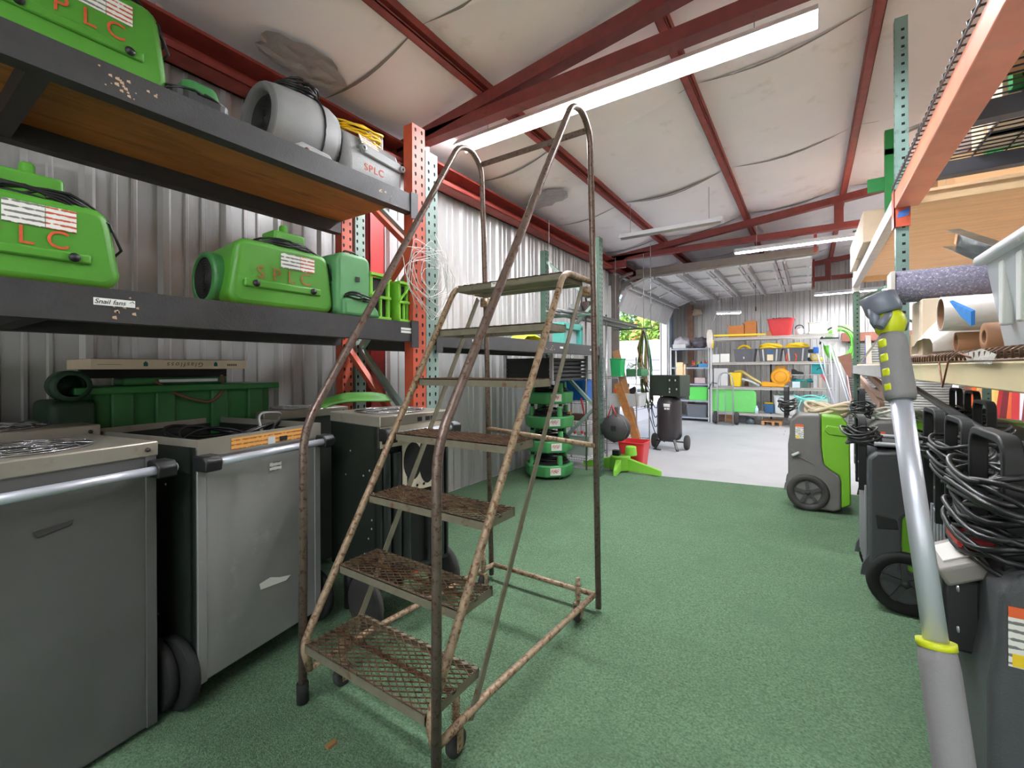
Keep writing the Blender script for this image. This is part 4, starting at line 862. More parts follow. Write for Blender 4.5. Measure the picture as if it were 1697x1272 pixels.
MB().bar((x-.2, y-.2, .012), (x-.08, y-.24, .012), .03, .012).build('foot_plate', BLK, t)
# wire rack 2 by the bay door, with hoses
wx0, wx1, wy0, wy1 = -2.62, -2.12, 6.95, 7.5
wire_rack('white wire rack beside the open bay holding a green bucket', -2.72, -2.2, 6.7, 7.35, (.18, .72, 1.2), 1.5, r=.01)
bin_('green plastic bucket on top of the wire rack beside the bay', 'bucket', (-2.55, 6.85, 1.205), .2, .2, .28, mat('bucket_green', (44, 168, 96), .4), name='bucket', taper=.82)
t = thing('garden_sprayer_tray', 'dark green tray of thin cables beside the green bucket', 'tray', (-2.35, 7.05, 1.205)); MB().bb((-2.45, 6.95, 1.206), (-2.2, 7.3, 1.32)).build('tray', mat('forest_tray', (56, 116, 76), .5), t, bevel=.01)
MB().tube(coil((-2.33, 7.1, 1.36), .12, .15, 5, 'Z', .04, .01), .004, 5).build('cables', mat('olive_cable', (110, 120, 80), .5), t)
bin_('clear plastic bin of bottles and orange caps on the wire rack by the bay', 'bin', (-2.57, 6.98, .725), .26, .42, .2, CLRP)
bin_('grey plastic tub with black tools on the wire rack by the bay', 'bin', (-2.33, 7.08, .725), .24, .4, .2, LGREY)
t = MB().lathe([(0, 0), (.06, 0), (.07, .12), (.05, .2), (.0, .22)], (-2.58, 6.95, .735), 'Z', 14).lathe([(.07, .2), (.075, .26), (.05, .33), (0, .34)], (-2.58, 6.95, .735), 'Z', 14, 1).build('bottle', [YEL, mat('orange_red_plastic', (236, 92, 44), .4)]); tag(t, 'yellow and orange-red bottle standing out of the clear bin', 'bottle')
t = MB().prism([(-2.5, .76), (-2.44, .76), (-2.30, .98), (-2.33, 1.04), (-2.40, 1.0)], 6.98, 7.03, 'Y').build('hand_tool', BLK); tag(t, 'black tool leaning out of the grey tub', 'tool')
for (xa, xb, z1, m, lb) in ((-2.72, -2.55, 1.62, CARD, 'brown board leaning at the outer side of the wire rack by the bay'), (-2.58, -2.44, 1.1, PLY, 'long brown plank leaning diagonally under the wire rack shelf')):
    mb = MB(); mb.bar((xa+.1, 6.95 if z1 > 1.3 else 6.66, z1), (xb+.26, 7.0 if z1 > 1.3 else 6.66, .20), .02, .12, upv=(1, 0, 0)); tag(mb.build('board', m), lb, 'board')
# hoses hanging from a hook
hm = [mat('olive_green_hose', (110, 128, 62), .45), mat('dark_green_hose', (40, 100, 70), .45), mat('tan_hose', (176, 124, 82), .45), mat('red_hose', (196, 72, 62), .45), mat('black_hose', (34, 34, 34), .4)]
t = thing('hose_bundle', 'bundle of green, tan and red hoses hanging in loops from a hook in the bay', 'hoses', (-2.25, 8.0, 2.35)); R = random.Random(4)
hk = Vector((-2.40, 7.72, 2.02))
MB().tube([hk+Vector((0, 0, 1.3)), hk], .006, 6).build('hook_rod', GALV, t)
for k in range(14):
    m = hm[[0, 1, 2, 0, 1, 3, 4, 2, 0, 1, 2, 3, 0, 4][k]]; sgn = -1 if k < 5 else 1; wd_ = R.uniform(.0, .15); dz = R.uniform(.75, 1.05) if k % 3 else R.uniform(1.2, 1.5)
    p = hk+Vector((0, R.uniform(-.03, .03), R.uniform(-.02, .05)))
    pts = [p+Vector((-.03-.03*R.random()-(.05 if k < 5 else 0), 0, -dz*.5)), p+Vector((-.02-(.03 if k < 5 else 0), 0, -.2)), p+Vector((0, 0, .0)), p+Vector((.03+wd_*.25, .02, -.25)), p+Vector((wd_*.8, .02, -dz*.6)), p+Vector((wd_, .03, -dz)), p+Vector((wd_*.6, .02, -dz-.08)), p+Vector((wd_*.1-.05, 0, -dz*.8)), p+Vector((-.03-.03*R.random()-(.05 if k < 5 else 0), 0, -dz*.5))]
    MB().tube(fillet(pts, .2, 4), .011, 6).build('hose', m, t)
for k in range(3):
    m = hm[4]; p = Vector((-2.22, 7.40+.0*k, 1.1)); tgt = Vector((-2.05, 7.52, .95))
    pts = [p+(tgt-p)*u+Vector((0, 0, -(.35+.16*k)*4*u*(1-u))) for u in [i/12 for i in range(13)]]
    MB().tube(pts, .007, 6).build('hose', m, t)
pts = [Vector((-2.24, 7.38, .7)), Vector((-2.2, 7.4, .5)), Vector((-2.1, 7.4, .2)), Vector((-1.98, 7.45, .12))]
MB().tube(fillet(pts, .1), .007, 6).build('hose', hm[4], t)
# ================================================================ BACK WALL SHELVES
BY0, BY1 = 11.65, 12.4
def shelfz(k): return (.28, .88, 1.465, 2.05)[k]
t = thing('metal_shelf_unit', 'long four-level grey wire shelving along the back wall', 'shelf', (-.75, 12.05, 0))
for x in (-1.985, .46): 
    for y in (BY0, BY1): MB().bb((x-.022, y-.02, 0), (x+.022, y+.02, 1.85 if x < 0 or y > 12 else 2.3)).build('post', mat('shelf_post_grey', (200, 202, 204), .35, .4), t)
for x in (-.78,): MB().bb((x-.02, BY1-.02, 0), (x+.02, BY1+.02, 1.9)).build('post', BEAM, t)
for k in range(4):
    z = shelfz(k)-.01; mb = MB(); x0_, x1_ = -1.99, (.48 if k != 3 else .42)
    mb.bb((x0_, BY0, z-.055), (x1_, BY0+.012, z-.04)); mb.bb((x0_, BY0, z-.008), (x1_, BY0+.012, z)); mb.bb((x0_, BY1, z-.055), (x1_, BY1+.012, z))
    for q in range(84): x = x0_+(x1_-x0_)*q/83; mb.bb((x-.004, BY0-.003, z-.05), (x+.004, BY0+.004, z)); mb.bb((x-.004, BY0, z-.003), (x+.004, BY1, z+.001))
    mb.bb((x0_, BY0+.014, z-.045), (x1_, BY0+.02, z-.006), 1)
    mb.build('wire_shelf', [mat('shelf_wire_grey', (206, 206, 202), .4, .4), mat('beige_steel', (170, 160, 150), .5)], t)
S = lambda px, py: at(px, py, Y=11.9)
def on(px, k, dy=.25): p = at(px, 600, Y=BY0+dy); return (p.x, BY0+dy, shelfz(k)-.004)
def cbox(px0, px1, pyt, k, m, lab, name='cardboard_box', cat='box', dep=.3, openf=False, dy=.12, grp=None):
    a = at(px0, pyt, Y=BY0+dy); b = at(px1, pyt, Y=BY0+dy); z0 = shelfz(k)-.006; t = thing(name, lab, cat, ((a.x+b.x)/2, BY0+dy+dep/2, z0), 0, grp)
    z1 = a.z; mb = MB(); w_ = .006
    if openf:
        mb.bb((a.x, BY0+dy, z0), (b.x, BY0+dy+w_, z1)); mb.bb((a.x, BY0+dy+dep-w_, z0), (b.x, BY0+dy+dep, z1)); mb.bb((a.x, BY0+dy, z0), (a.x+w_, BY0+dy+dep, z1)); mb.bb((b.x-w_, BY0+dy, z0), (b.x, BY0+dy+dep, z1)); mb.bb((a.x, BY0+dy, z0), (b.x, BY0+dy+dep, z0+w_))
        mb.build('carton', m, t)
        mb = MB(); mb.bar((a.x, BY0+dy+dep/2, z1), (a.x-.07, BY0+dy+dep/2, z1+.06), dep, .005); mb.build('flap', m, t); mb = MB(); mb.bar((b.x, BY0+dy+dep/2, z1), (b.x-.05, BY0+dy+dep/2, z1+.07), dep, .005); mb.build('flap', m, t)
    else: mb.bb((a.x, BY0+dy, z0), (b.x, BY0+dy+dep, z1)); mb.build('carton', m, t, bevel=.004, seg=1)
    return t
CARDB = mat('orange_brown_cardboard', (196, 126, 70), .8, var=.06)
cbox(1207, 1233, 540, 3, CARDB, 'open brown cardboard box on the top back shelf', openf=True); cbox(1234, 1253, 532, 3, CARDB, 'closed brown cardboard box on the top back shelf beside the open one')
cbox(1270, 1282, 548, 3, CARD, 'brown cardboard carton partly behind the red bin'); 
t = MB().bar(at(1183, 556, Y=11.62), at(1268, 553.5, Y=11.62), .05, .04).build('spirit_level', YEL); tag(t, 'long yellow spirit level lying along the front of the top back shelf', 'level')
c = at(1294, 555, Y=11.9); bt = bin_('big red plastic bin piled with black items on the top back shelf', 'bin', (c.x, 11.92, shelfz(3)), .52, .42, .38, REDP, taper=.74)
mb = MB(); R = random.Random(8)
for k in range(7): mb.tube([(c.x+R.uniform(-.2, .2), 11.92+R.uniform(-.12, .12), 2.42+R.uniform(-.0, .03)) for _ in range(3)], .018, 6)
tag(mb.build('black_hose_pieces', BLK), 'short black hose pieces heaped in the red bin', 'hoses')
for px, lab, m in ((1325, 'small white work light with a black strap on the top back shelf', LGREY), (1330, None, None)):
    if lab is None: continue
    c = on(px, 3); t = thing('work_light', lab, 'light', c); MB().lathe([(0, 0), (.075, 0), (.08, .05), (.07, .14), (0, .15)], c, 'Z', 16).build('body', m, t); MB().tube(arc((c[0], c[1], c[2]+.15), .08, 0, 180, 10, 'Y'), .012, 6).build('strap', BLK, t)
    MB().lathe([(0, 0), (.05, 0), (.055, .03)], (c[0]+.12, c[1], c[2]), 'Z', 14).build('cap', LGREY, t)
for px, r, lab in ((1349, .1, 'pale bucket standing on white trays on the top back shelf'), (1364, .09, 'grey-white bucket beside the pale one on the top back shelf')):
    c = on(px, 3); bin_(lab, 'bucket', (c[0], c[1]+.02, c[2]+.07), r*2, r*2, .2, mat('translucent_bucket', (178, 178, 168), .4), name='bucket', taper=.88)
a = on(1340, 3)[0]; b = on(1372, 3)[0]
t = MB().bb((a, 11.7, 2.047), (b, 12.1, 2.115)).build('plastic_tray', mat('beige_tray', (196, 192, 182), .5), bevel=.01); tag(t, 'flat beige plastic tray under the two pale buckets', 'tray')
t = cbox(1379, 1388, 531, 3, PINE, 'upright pale wooden board at the end of the top back shelf', 'wooden_board', 'board', dep=.04)
# level 3
cbox(1177, 1192, 587, 2, WHT, 'small white carton at the outer end of the second back shelf from the top', 'small_carton', grp=None); cbox(1193.5, 1209, 586, 2, WHT, 'small white carton with red things on top, beside its twin', 'small_carton')
mb = MB(); [mb.lathe([(0, 0), (.02, .0), (.02, .05), (0, .055)], (at(1196+2.6*q, 590, Y=11.85).x, 11.85+.03*(q % 2), 1.57), 'Z', 8) for q in range(5)]; tag(mb.build('red_caps', REDP, kind='stuff'), 'little red caps piled on the white carton', 'caps')
mb = MB(); [mb.lathe([(0, 0), (.018, .0), (.018, .04), (0, .045)], (at(1180+3*q, 590, Y=11.85).x, 11.85, 1.57), 'Z', 8) for q in range(3)]; tag(mb.build('blue_caps', BLU, kind='stuff'), 'little blue caps on the first white carton', 'caps')
totes = []
for px0, px1, lab, lb2 in ((1216, 1252, 'dark grey tote on the second back shelf, with one thin yellow hose coil', 1), (1257, 1296, 'dark grey tote with a blue and white label and heaped yellow hoses', 5), (1299, 1340, 'dark grey tote nearest the brooms with yellow hoses across its top', 4)):
    xa, xb = at(px0, 600, Y=BY0+.1).x, at(px1, 600, Y=BY0+.1).x; cx_ = (xa+xb)/2; wd_ = xb-xa+.02
    t = bin_(lab, 'tote', (cx_, BY0+.3, shelfz(2)), wd_, .42, .30, TOTE, taper=.84, name='storage_tote'); totes.append(t)
    for q in (-.3, .28):
        mb = MB(); mb.bar((q*wd_*.86, -.182, .01), (q*wd_, -.214, .28), .03, .012, upv=(0, 1, 0)); mb.build('rib', LGREY if lb2 != 1 else TOTE, t, world=False)
    if lb2 == 5:
        mb = MB(); mb.bb((-.06, -.196, .02), (.06, -.192, .16)); mb.bb((-.06, -.205, .17), (.06, -.200, .26), 1); mb.build('label', [mat('cream_label2', (240, 226, 190), .6), mat('blue_label', (56, 96, 140), .5)], t, world=False)
    if lb2 == 1: mb = MB(); mb.bb((-.03, -.19, .07), (-.0, -.186, .12)); mb.build('label', WHT, t, world=False)
    pts = coil((cx_, BY0+.3, shelfz(2)+.33), wd_*.40, .15, lb2+2, 'Z', .035, .012) if lb2 > 1 else arc((cx_-.02, BY0+.25, shelfz(2)+.24), .14, -10, 190, 16, 'Y')
    tag(MB().tube(pts, .026 if lb2 > 1 else .03, 8).build('yellow_hose', YEL), ['', 'single yellow hose arch rising from the first grey tote', '', '', 'yellow hose heaped over the tote nearest the brooms', 'yellow hose heaped over the labelled grey tote'][lb2], 'hose')
c = on(1350, 2); t = thing('yellow_power_tool', 'pale yellow and black power tool beside the last tote', 'tool', c); MB().lathe([(.03, 0), (.08, .0), (.09, .03), (.06, .06), (.03, .05)], (c[0], c[1]-.02, c[2]+.09), 'Y', 14).build('guard', mat('pale_yellow', (236, 210, 110), .45), t); MB().bb((c[0]-.13, c[1], c[2]), (c[0]-.02, c[1]+.1, c[2]+.09)).build('motor', BLK, t, bevel=.02); MB().lathe([(0, 0), (.05, 0), (.05, .08), (0, .09)], (c[0]+.11, c[1], c[2]), 'Z', 12).build('cup', mat('pale_yellow', (236, 210, 110), .45), t)
# level 2
z = shelfz(1)
cbox(1183, 1206, 610, 1, mat('grey_white_box', (208, 208, 206), .5), 'grey-white plastic box behind the hand truck handle', 'plastic_box', dep=.32)
c = on(1220, 1); bin_('yellow round bucket beside the hand truck', 'bucket', (c[0], c[1], z), .27, .27, .33, YEL, name='bucket', taper=.8)
pts = [Vector((c[0]-.02, c[1]-.1, z+.35)), Vector((c[0]+.12, c[1]-.12, z+.38)), Vector((c[0]+.35, c[1]-.14, z+.2)), Vector((c[0]+.58, c[1]-.12, z+.05))]
tag(MB().tube(fillet(pts, .15, 6), .028, 8).build('tan_hose', mat('khaki_hose', (196, 176, 104), .5)), 'thick khaki hose arching out of the yellow bucket', 'hose')
pts = [Vector((c[0]+.14, c[1]-.14, z+.18)), Vector((c[0]+.3, c[1]-.16, z+.14)), Vector((c[0]+.5, c[1]-.15, z+.03))]
tag(MB().tube(fillet(pts, .1), .024, 8).build('grey_hose', LGREY), 'short light grey hose lying below the khaki hose', 'hose')
c = on(1292, 1); yb = thing('snail_blower', 'amber yellow snail blower on the back shelf', 'air mover', (c[0], c[1], z)); xx, yy = c[0]+.0, BY0+.2
MB().lathe([(0, -.02), (.15, -.02), (.19, .02), (.2, .1), (.19, .2), (.15, .22), (0, .22)], (xx+.02, yy-.1, z+.235), 'Y', 32).build('scroll', AMB, yb)
MB().prism([(xx-.33, z), (xx+.1, z), (xx+.1, z+.1), (xx-.1, z+.1), (xx-.33, z+.13), (xx-.38, z+.07)], yy-.1, yy+.12, 'Y').build('outlet', AMB, yb, bevel=.02, seg=3)
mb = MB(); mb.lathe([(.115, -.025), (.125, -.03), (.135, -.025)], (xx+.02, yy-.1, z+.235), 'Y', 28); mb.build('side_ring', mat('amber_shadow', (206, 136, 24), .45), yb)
MB().tube(fillet([(xx-.08, yy, z+.4), (xx-.06, yy, z+.475), (xx+.1, yy, z+.475), (xx+.12, yy, z+.4)], .03), .018, 8).build('handle', AMB, yb)
for q in range(3): a = .5-.5*q; MB().lathe([(0, 0), (.02, 0), (.02, .03)], (xx+.02+.2*math.cos(a), yy-.11, z+.235+.2*math.sin(a)), 'Y', 8).build('knob', mat('orange_knob', (232, 120, 40), .4), yb)
c = at(1312, 590, Y=11.95); tag(MB().tube(coil((c.x, 11.78, c.z-.02), .09, .13, 3, 'Y', .012, .012), .014, 6).build('orange_cable_coil', mat('orange_cord', (232, 92, 46), .45)), 'orange cable coil hanging from the shelf behind the yellow blower', 'cable')
a = at(1345, 600, Y=11.95); b = at(1366, 600, Y=11.95)
t = thing('teal_box', 'teal plastic case on the small half shelf below the power tool', 'case', (a.x, 12, 1.2)); MB().bb((a.x, 11.85, 1.18), (b.x, 12.1, 1.40)).build('case', TEALP, t, bevel=.01); MB().tube(arc(((a.x+b.x)/2+.03, 11.84, 1.26), .05, 0, 180, 8, 'Y'), .008, 5).build('handle', BLK, t)
mb = MB(); mb.bb((at(1312, 600, Y=11.8).x, 11.8, 1.15), (.44, 12.3, 1.17)); tag(mb.build('half_shelf', GALV), 'narrow grey half shelf between the two middle back shelves', 'shelf')
t = thing('dark_shoe', 'black rubber boot lying on the half shelf', 'boot', (-.1, 12, 1.17)); c = at(1322, 600, Y=11.9); MB().prism([(c.x-.12, 1.175), (c.x+.12, 1.175), (c.x+.1, 1.22), (c.x, 1.24), (c.x-.06, 1.29), (c.x-.12, 1.29)], 11.85, 11.95, 'Y').build('boot', BLK, t, bevel=.015)
for (px0, px1, pyt, m, lab) in ((1313, 1326, 632, mat('white_blue_tub', (206, 226, 232), .4), 'white and blue tub on the third back shelf'), (1329, 1338, 628, mat('dark_teal_jar', (60, 104, 92), .4), 'dark teal jar on the third back shelf'), (1348, 1354, 622, LGREY, 'grey spray can on the third back shelf'), (1357, 1362, 626, mat('beige_can', (206, 190, 170), .5), 'beige can on the third back shelf')):
    cbox(px0, px1, pyt, 1, m, lab, 'shelf_container', 'container', dep=.14)
c = at(1324, 622, Y=11.9); tag(MB().tube(coil((c.x+.06, 11.92, z+.15), .17, .12, 4, 'Z', .02, .01), .014, 6).build('teal_hose', TEALP), 'teal hose coil lying on tubs on the third back shelf', 'hose')
tag(MB().bar(at(1361, 620, Y=11.75), at(1370, 634, Y=11.75), .02, .03).build('red_tool', REDP), 'red stick tool leaning on the third back shelf', 'tool')
# misc glassware row = many small bottles behind
R = random.Random(12)
for k in range(9):
    px = 1186+R.uniform(0, 75); c = at(px, 600, Y=12.25); h = R.uniform(.1, .2)
    tag(MB().lathe([(0, 0), (.035, 0), (.035, h*.7), (.015, h*.85), (.015, h), (0, h)], (c.x, 12.25, z-.005), 'Z', 10).build('bottle', [mat('olive_bottle', (96, 110, 70), .3), mat('brown_bottle', (120, 84, 60), .3), LGREY][k % 3]), 'small bottle at the rear of the third back shelf', 'bottle', 'bottles at the rear of the third back shelf')
# level 1
z = shelfz(0)
a, b = at(1180, 660, Y=11.7), at(1253, 660, Y=11.7)
t = thing('green_panel_board', 'large flat bright green panel standing on the lowest back shelf', 'panel', ((a.x+b.x)/2, 11.75, z)); 
MB().prism([(a.x, z), (b.x, z), (b.x, z+.46), (b.x-.05, z+.52), (a.x, z+.53)], 11.70, 11.76, 'Y').build('panel', GRNPNL, t, bevel=.008)
c = at(1254, 672, Y=11.68); tag(MB().lathe([(0, 0), (.035, 0), (.035, .1), (.015, .14), (.015, .17), (0, .17)], (c.x, 11.68, z-.004), 'Z', 12).build('bottle', mat('pale_blue_bottle', (190, 224, 230), .3)), 'pale blue bottle in front of the green panel corner', 'bottle')
c = at(1275, 672, Y=11.9); bin_('small blue tub with yellow straps on the lowest back shelf', 'bin', (c.x, 11.95, z), .22, .22, .2, mat('dusty_blue_plastic', (60, 104, 150), .4))
tag(MB().tube(coil((c.x, 11.95, z+.21), .09, .09, 3, 'Z', .01, .01), .01, 6).build('yellow_strap', YEL), 'yellow strap coiled on the small blue tub', 'strap')
c = at(1302, 672, Y=11.85); bin_('light grey tall bin with a white label on the lowest back shelf', 'bin', (c.x, 11.88, z), .46, .4, .42, LGREY, taper=.85)
tag(MB().grid(lambda u, v: (c.x-.2+.4*u, 11.75+.28*v, z+.40+.04*math.sin(u*7)*math.cos(v*6)), 12, 8).build('mint_cloth', mat('mint_cloth', (160, 216, 178), .8)), 'crumpled mint cloth lying in the light grey bin', 'cloth')
c = at(1352, 678, Y=11.8); bin_('translucent mint bin overflowing with aqua hose', 'bin', (c.x, 11.82, z-.003), .44, .4, .36, mat('milky_bin', (206, 226, 214), .4, alpha=.85), taper=.88)
mb = MB(); mb.tube(coil((c.x-.08, 11.78, z+.36), .28, .16, 8, 'Z', .05, .012), .011, 6); mb.tube(fillet([(c.x-.25, 11.6, z+.36), (c.x-.34, 11.58, z+.12), (c.x-.2, 11.58, z-.0), (c.x-.1, 11.6, z+.02)], .1), .011, 6); tag(mb.build('aqua_hose', AQUA), 'long aqua hose looping over the mint bin', 'hose')
c = at(1373, 672, Y=11.8); tag(MB().lathe([(0, 0), (.1, .0), (.12, .06), (.1, .14), (0, .16)], (c.x+.02, 11.86, z), 'Z', 14).build('orange_bag', mat('dull_orange', (206, 122, 66), .6)), 'dull orange sack on the lowest back shelf near the brooms', 'sack')
c = at(1316, 643, Y=11.95); tag(MB().tube(coil((c.x, 11.95, .83), .2, .14, 2, 'Z', .01, .01), .02, 6).build('teal_hose', TEALP), 'teal hose ring under the third back shelf', 'hose')
# floor under the shelf
t = thing('wooden_pallet', 'small wooden pallet on the floor under the back shelving', 'pallet', (-.9, 12, 0)); a, b = at(1262, 690, Y=11.8), at(1296, 690, Y=11.8)
for q in range(3): MB().bb((a.x, 11.75+.2*q, .08), (b.x, 11.87+.2*q, .1)).build('slat', CARD, t)
for x in (a.x, (a.x+b.x)/2, b.x-.06): MB().bb((x, 11.75, .0), (x+.06, 12.27, .08)).build('block', CARD, t)
c = at(1244, 688, Y=11.9); tag(MB().lathe([(0, 0), (.1, 0), (.09, .1), (.05, .14), (0, .14)], (c.x, 11.9, .001), 'Z', 12).build('grey_pump', mat('slate_plastic', (96, 110, 116), .5)), 'slate grey pump on the floor under the green panel', 'pump')
for q, (px, m) in enumerate(((1195, mat('brown_box', (120, 90, 76), .6)), (1212, CARD), (1230, TOTE))):
    c = at(px, 690, Y=12.1); tag(MB().bb((c.x-.12, 12.0, .001), (c.x+.12, 12.25, .17)).build('floor_box', m, bevel=.004), ['dark brown box on the floor behind the hand truck wheel', 'cardboard box on the floor under the green panel', 'dark grey box on the floor under the green panel'][q], 'box')
# hand truck
HT = mat('hand_truck_grey', (168, 174, 182), .35, .5)
t = thing('hand_truck', 'grey hand truck with two wheels parked before the green panel', 'hand truck', (-1.7, 11.45, 0)); Y0 = 11.42
a, b = at(1189.5, 690, Y=Y0).x, at(1215, 690, Y=Y0).x; m_ = (a+b)/2; mb = MB()
mb.tube([(a, Y0, .03), (a, Y0, .95), (a+.02, Y0, 1.08)]+[(m_-(m_-a-.02)*math.cos(u), Y0, 1.08+.13*math.sin(u)) for u in [PI*i/12 for i in range(13)]][1:]+[(b, Y0, .95), (b, Y0, .03)], .015, 8); mb.build('frame', HT, t)
mb = MB(); mb.tube([(m_, Y0, .03), (m_, Y0, .9)], .009, 6)
for z_ in (.3, .9): mb.tube([(a, Y0, z_), (b, Y0, z_)], .01, 6)
mb.tube([(m_-.1, Y0, .9), (m_-.1, Y0, 1.12), (m_-.05, Y0, 1.2)], .008, 6); mb.build('cross_bars', HT, t)
MB().tube([(a, Y0, .95), (a-.12, Y0-.02, .98), (a-.2, Y0-.02, .82)], .013, 6).build('side_handle', BLK, t)
MB().bb((a-.02, Y0-.2, .001), (b+.02, Y0, .012)).build('toe_plate', HT, t)
for x in (a-.06, b+.06): MB().lathe([(0, -.04), (.06, -.04), (.13, -.035), (.15, -.01), (.15, .02), (.13, .04), (0, .04)], (x, Y0+.08, .15), 'X', 24).build('wheel', GRYRUB, t)
# ---------------------------------------------------------------- outer shelf unit
t = thing('metal_shelf_unit', 'narrower grey steel shelf unit next to the bay door', 'shelf', (-2.5, 12.1, 0)); SX0, SX1 = -2.96, -2.06; SZ = (.10, .52, .93, 1.34, 1.815)
for x in (SX0, SX1):
    for y in (11.75, 12.3): MB().bb((x-.015, y-.015, 0), (x+.015, y+.015, 1.85)).build('post', mat('shelf_post_grey', (200, 202, 204), .35, .4), t)
for z in SZ: MB().bb((SX0, 11.75, z-.035), (SX1, 12.3, z)).build('shelf_board', mat('blue_grey_steel', (150, 160, 172), .4, .3), t)
PB = mat('grey_plastic_sheet', (176, 170, 178), .4, var=.1, bump=.6, bscale=12); PB2 = mat('dark_plastic_bag', (96, 90, 98), .35, var=.15, bump=.7, bscale=16)
def blob(nm, c, s, m, lab, cat, seed=1, amp=.25, grp=None):
    c = Vector(c); mb = MB()
    def f(u, v):
        th, ph = u*2*PI, (v-.0)*PI; d = Vector((math.cos(th)*math.sin(ph), math.sin(th)*math.sin(ph), -math.cos(ph)))
        q = 1+amp*noise.noise(d*1.6+Vector((seed, seed*2, 0)))+amp*.5*noise.noise(d*4+Vector((seed, 0, 3)))
        p = Vector((d.x*s[0], d.y*s[1], max(d.z, -.75)*s[2]))*q; return c+p+Vector((0, 0, s[2]*.75))
    mb.grid(f, 28, 16); return tag(mb.build(nm, m), lab, cat, grp)
blob('plastic_bag', (-2.72, 12.0, 1.83), (.21, .2, .17), PB, 'grey plastic bag on top of the shelf unit by the bay', 'bag', 3); blob('plastic_bag', (-2.30, 12.0, 1.83), (.2, .2, .16), PB2, 'dark crumpled bag on top of the shelf unit beside the grey bag', 'bag', 5)
tag(MB().bb((-2.92, 11.78, 1.818), (-2.6, 11.95, 1.93)).build('grey_tub', LGREY, bevel=.01), 'light grey tub in front of the grey plastic bag', 'tub')
R = random.Random(6); JM = [REDP, mat('jar_orange', (216, 120, 70), .4), mat('jar_green', (130, 190, 60), .4), YEL, mat('jar_purple', (110, 84, 120), .4), LGREY]
for k in range(8): h = R.uniform(.12, .2); tag(MB().lathe([(0, 0), (.03, 0), (.03, h*.7), (.014, h*.8), (.014, h), (0, h)], (-2.5+.05*k, 12.1+R.uniform(-.05, .05), 1.342), 'Z', 10).build('spray_bottle', JM[k % 6]), 'small coloured bottle on the upper shelf by the bay', 'bottle', 'coloured bottles on the upper shelf by the bay')
bin_('blue plastic basket before the coloured bottles', 'basket', (-2.2, 11.9, 1.342), .24, .2, .09, mat('sky_blue', (70, 150, 200), .4))
for k in range(10): a = R.uniform(0, 3); p = Vector((-2.62+R.uniform(0, .28), 11.85+R.uniform(-.05, .1), 1.36+R.uniform(0, .07))); d = Vector((math.cos(a), .3, R.uniform(-.2, .2)))*.06; tag(MB().tube([p-d, p+d], .016, 6).build('pipe_fitting', mat('blue_grey_fitting', (96, 104, 124), .35, .4)), 'small blue-grey fitting heaped beside the blue basket', 'fitting', 'fittings heaped beside the blue basket')
tag(MB().bb((-2.81, 11.72, .945), (-2.66, 11.8, 1.47)).build('wood_block', PINE, bevel=.004), 'tall pale wooden post offcut standing on the shelf unit by the bay', 'wood'); tag(MB().bb((-2.65, 11.74, .945), (-2.60, 11.8, 1.42)).build('wood_block', PINE, bevel=.004), 'thin pale wood strip beside the tall offcut', 'wood')
bin_('translucent green bin on the lower shelf by the bay', 'bin', (-2.32, 12.0, .522), .48, .42, .33, mat('clear_green', (96, 214, 96), .35, alpha=.9), taper=.92)
tag(MB().tube(coil((-2.3, 11.95, .88), .17, .12, 5, 'Z', .02, .012), .014, 6).build('rag_rope', mat('grey_purple_rope', (140, 128, 150), .8)), 'grey-purple rope coiled on top of the green bin', 'rope')
tag(MB().bb((-2.4, 11.8, .942), (-2.15, 12.0, 1.08)).build('small_carton', mat('grey_pink_carton', (190, 170, 170), .6), bevel=.004), 'small grey-pink carton on the middle shelf by the bay', 'box')
bin_('black tote with a latch on the bottom shelf by the bay', 'tote', (-2.35, 12.0, .102), .5, .42, .32, mat('slate_tote', (92, 98, 106), .45), taper=.92, name='storage_tote')
t = thing('wall_fan_cloth', 'white wrapped paint roller hanging between the two shelf units', 'roller', (-1.98, 11.58, 1.9)); MB().lathe([(0, -.25), (.05, -.22), (.07, -.1), (.065, .1), (.05, .18), (.0, .2)], (-2.0, 11.55, 2.05), 'Z', 14).build('cover', mat('dirty_white_cloth', (222, 216, 206), .8, var=.08), t); MB().cyl((-1.94, 11.56, 1.8), (-1.93, 11.56, 1.98), .02, 8).build('handle', YEL, t)
tag(MB().tube([at(1172, 553, Y=11.9), at(1184, 528, Y=11.5), at(1187, 518, Y=11.0)], .006, 6).build('wire', LGREY), 'thin pale cord slanting from the bagged shelf up to the small lamp', 'cord')
c = at(1150, 520, Y=12.9); tag(MB().bb((c.x-.16, 12.86, .01), (c.x-.02, 12.95, 3.05)).build('wood_stud', mat('weathered_stud', (150, 118, 100), .8, var=.2)), 'weathered wooden stud on the back wall above the bags', 'wood')
c = at(1155, 515, Y=12.85); blob('wasp_nest', (c.x+.02, 12.8, c.z-.12), (.12, .1, .1), mat('papery_beige', (196, 178, 156), .9), 'papery beige lump stuck on the back wall under the door track', 'nest', 9, .4)
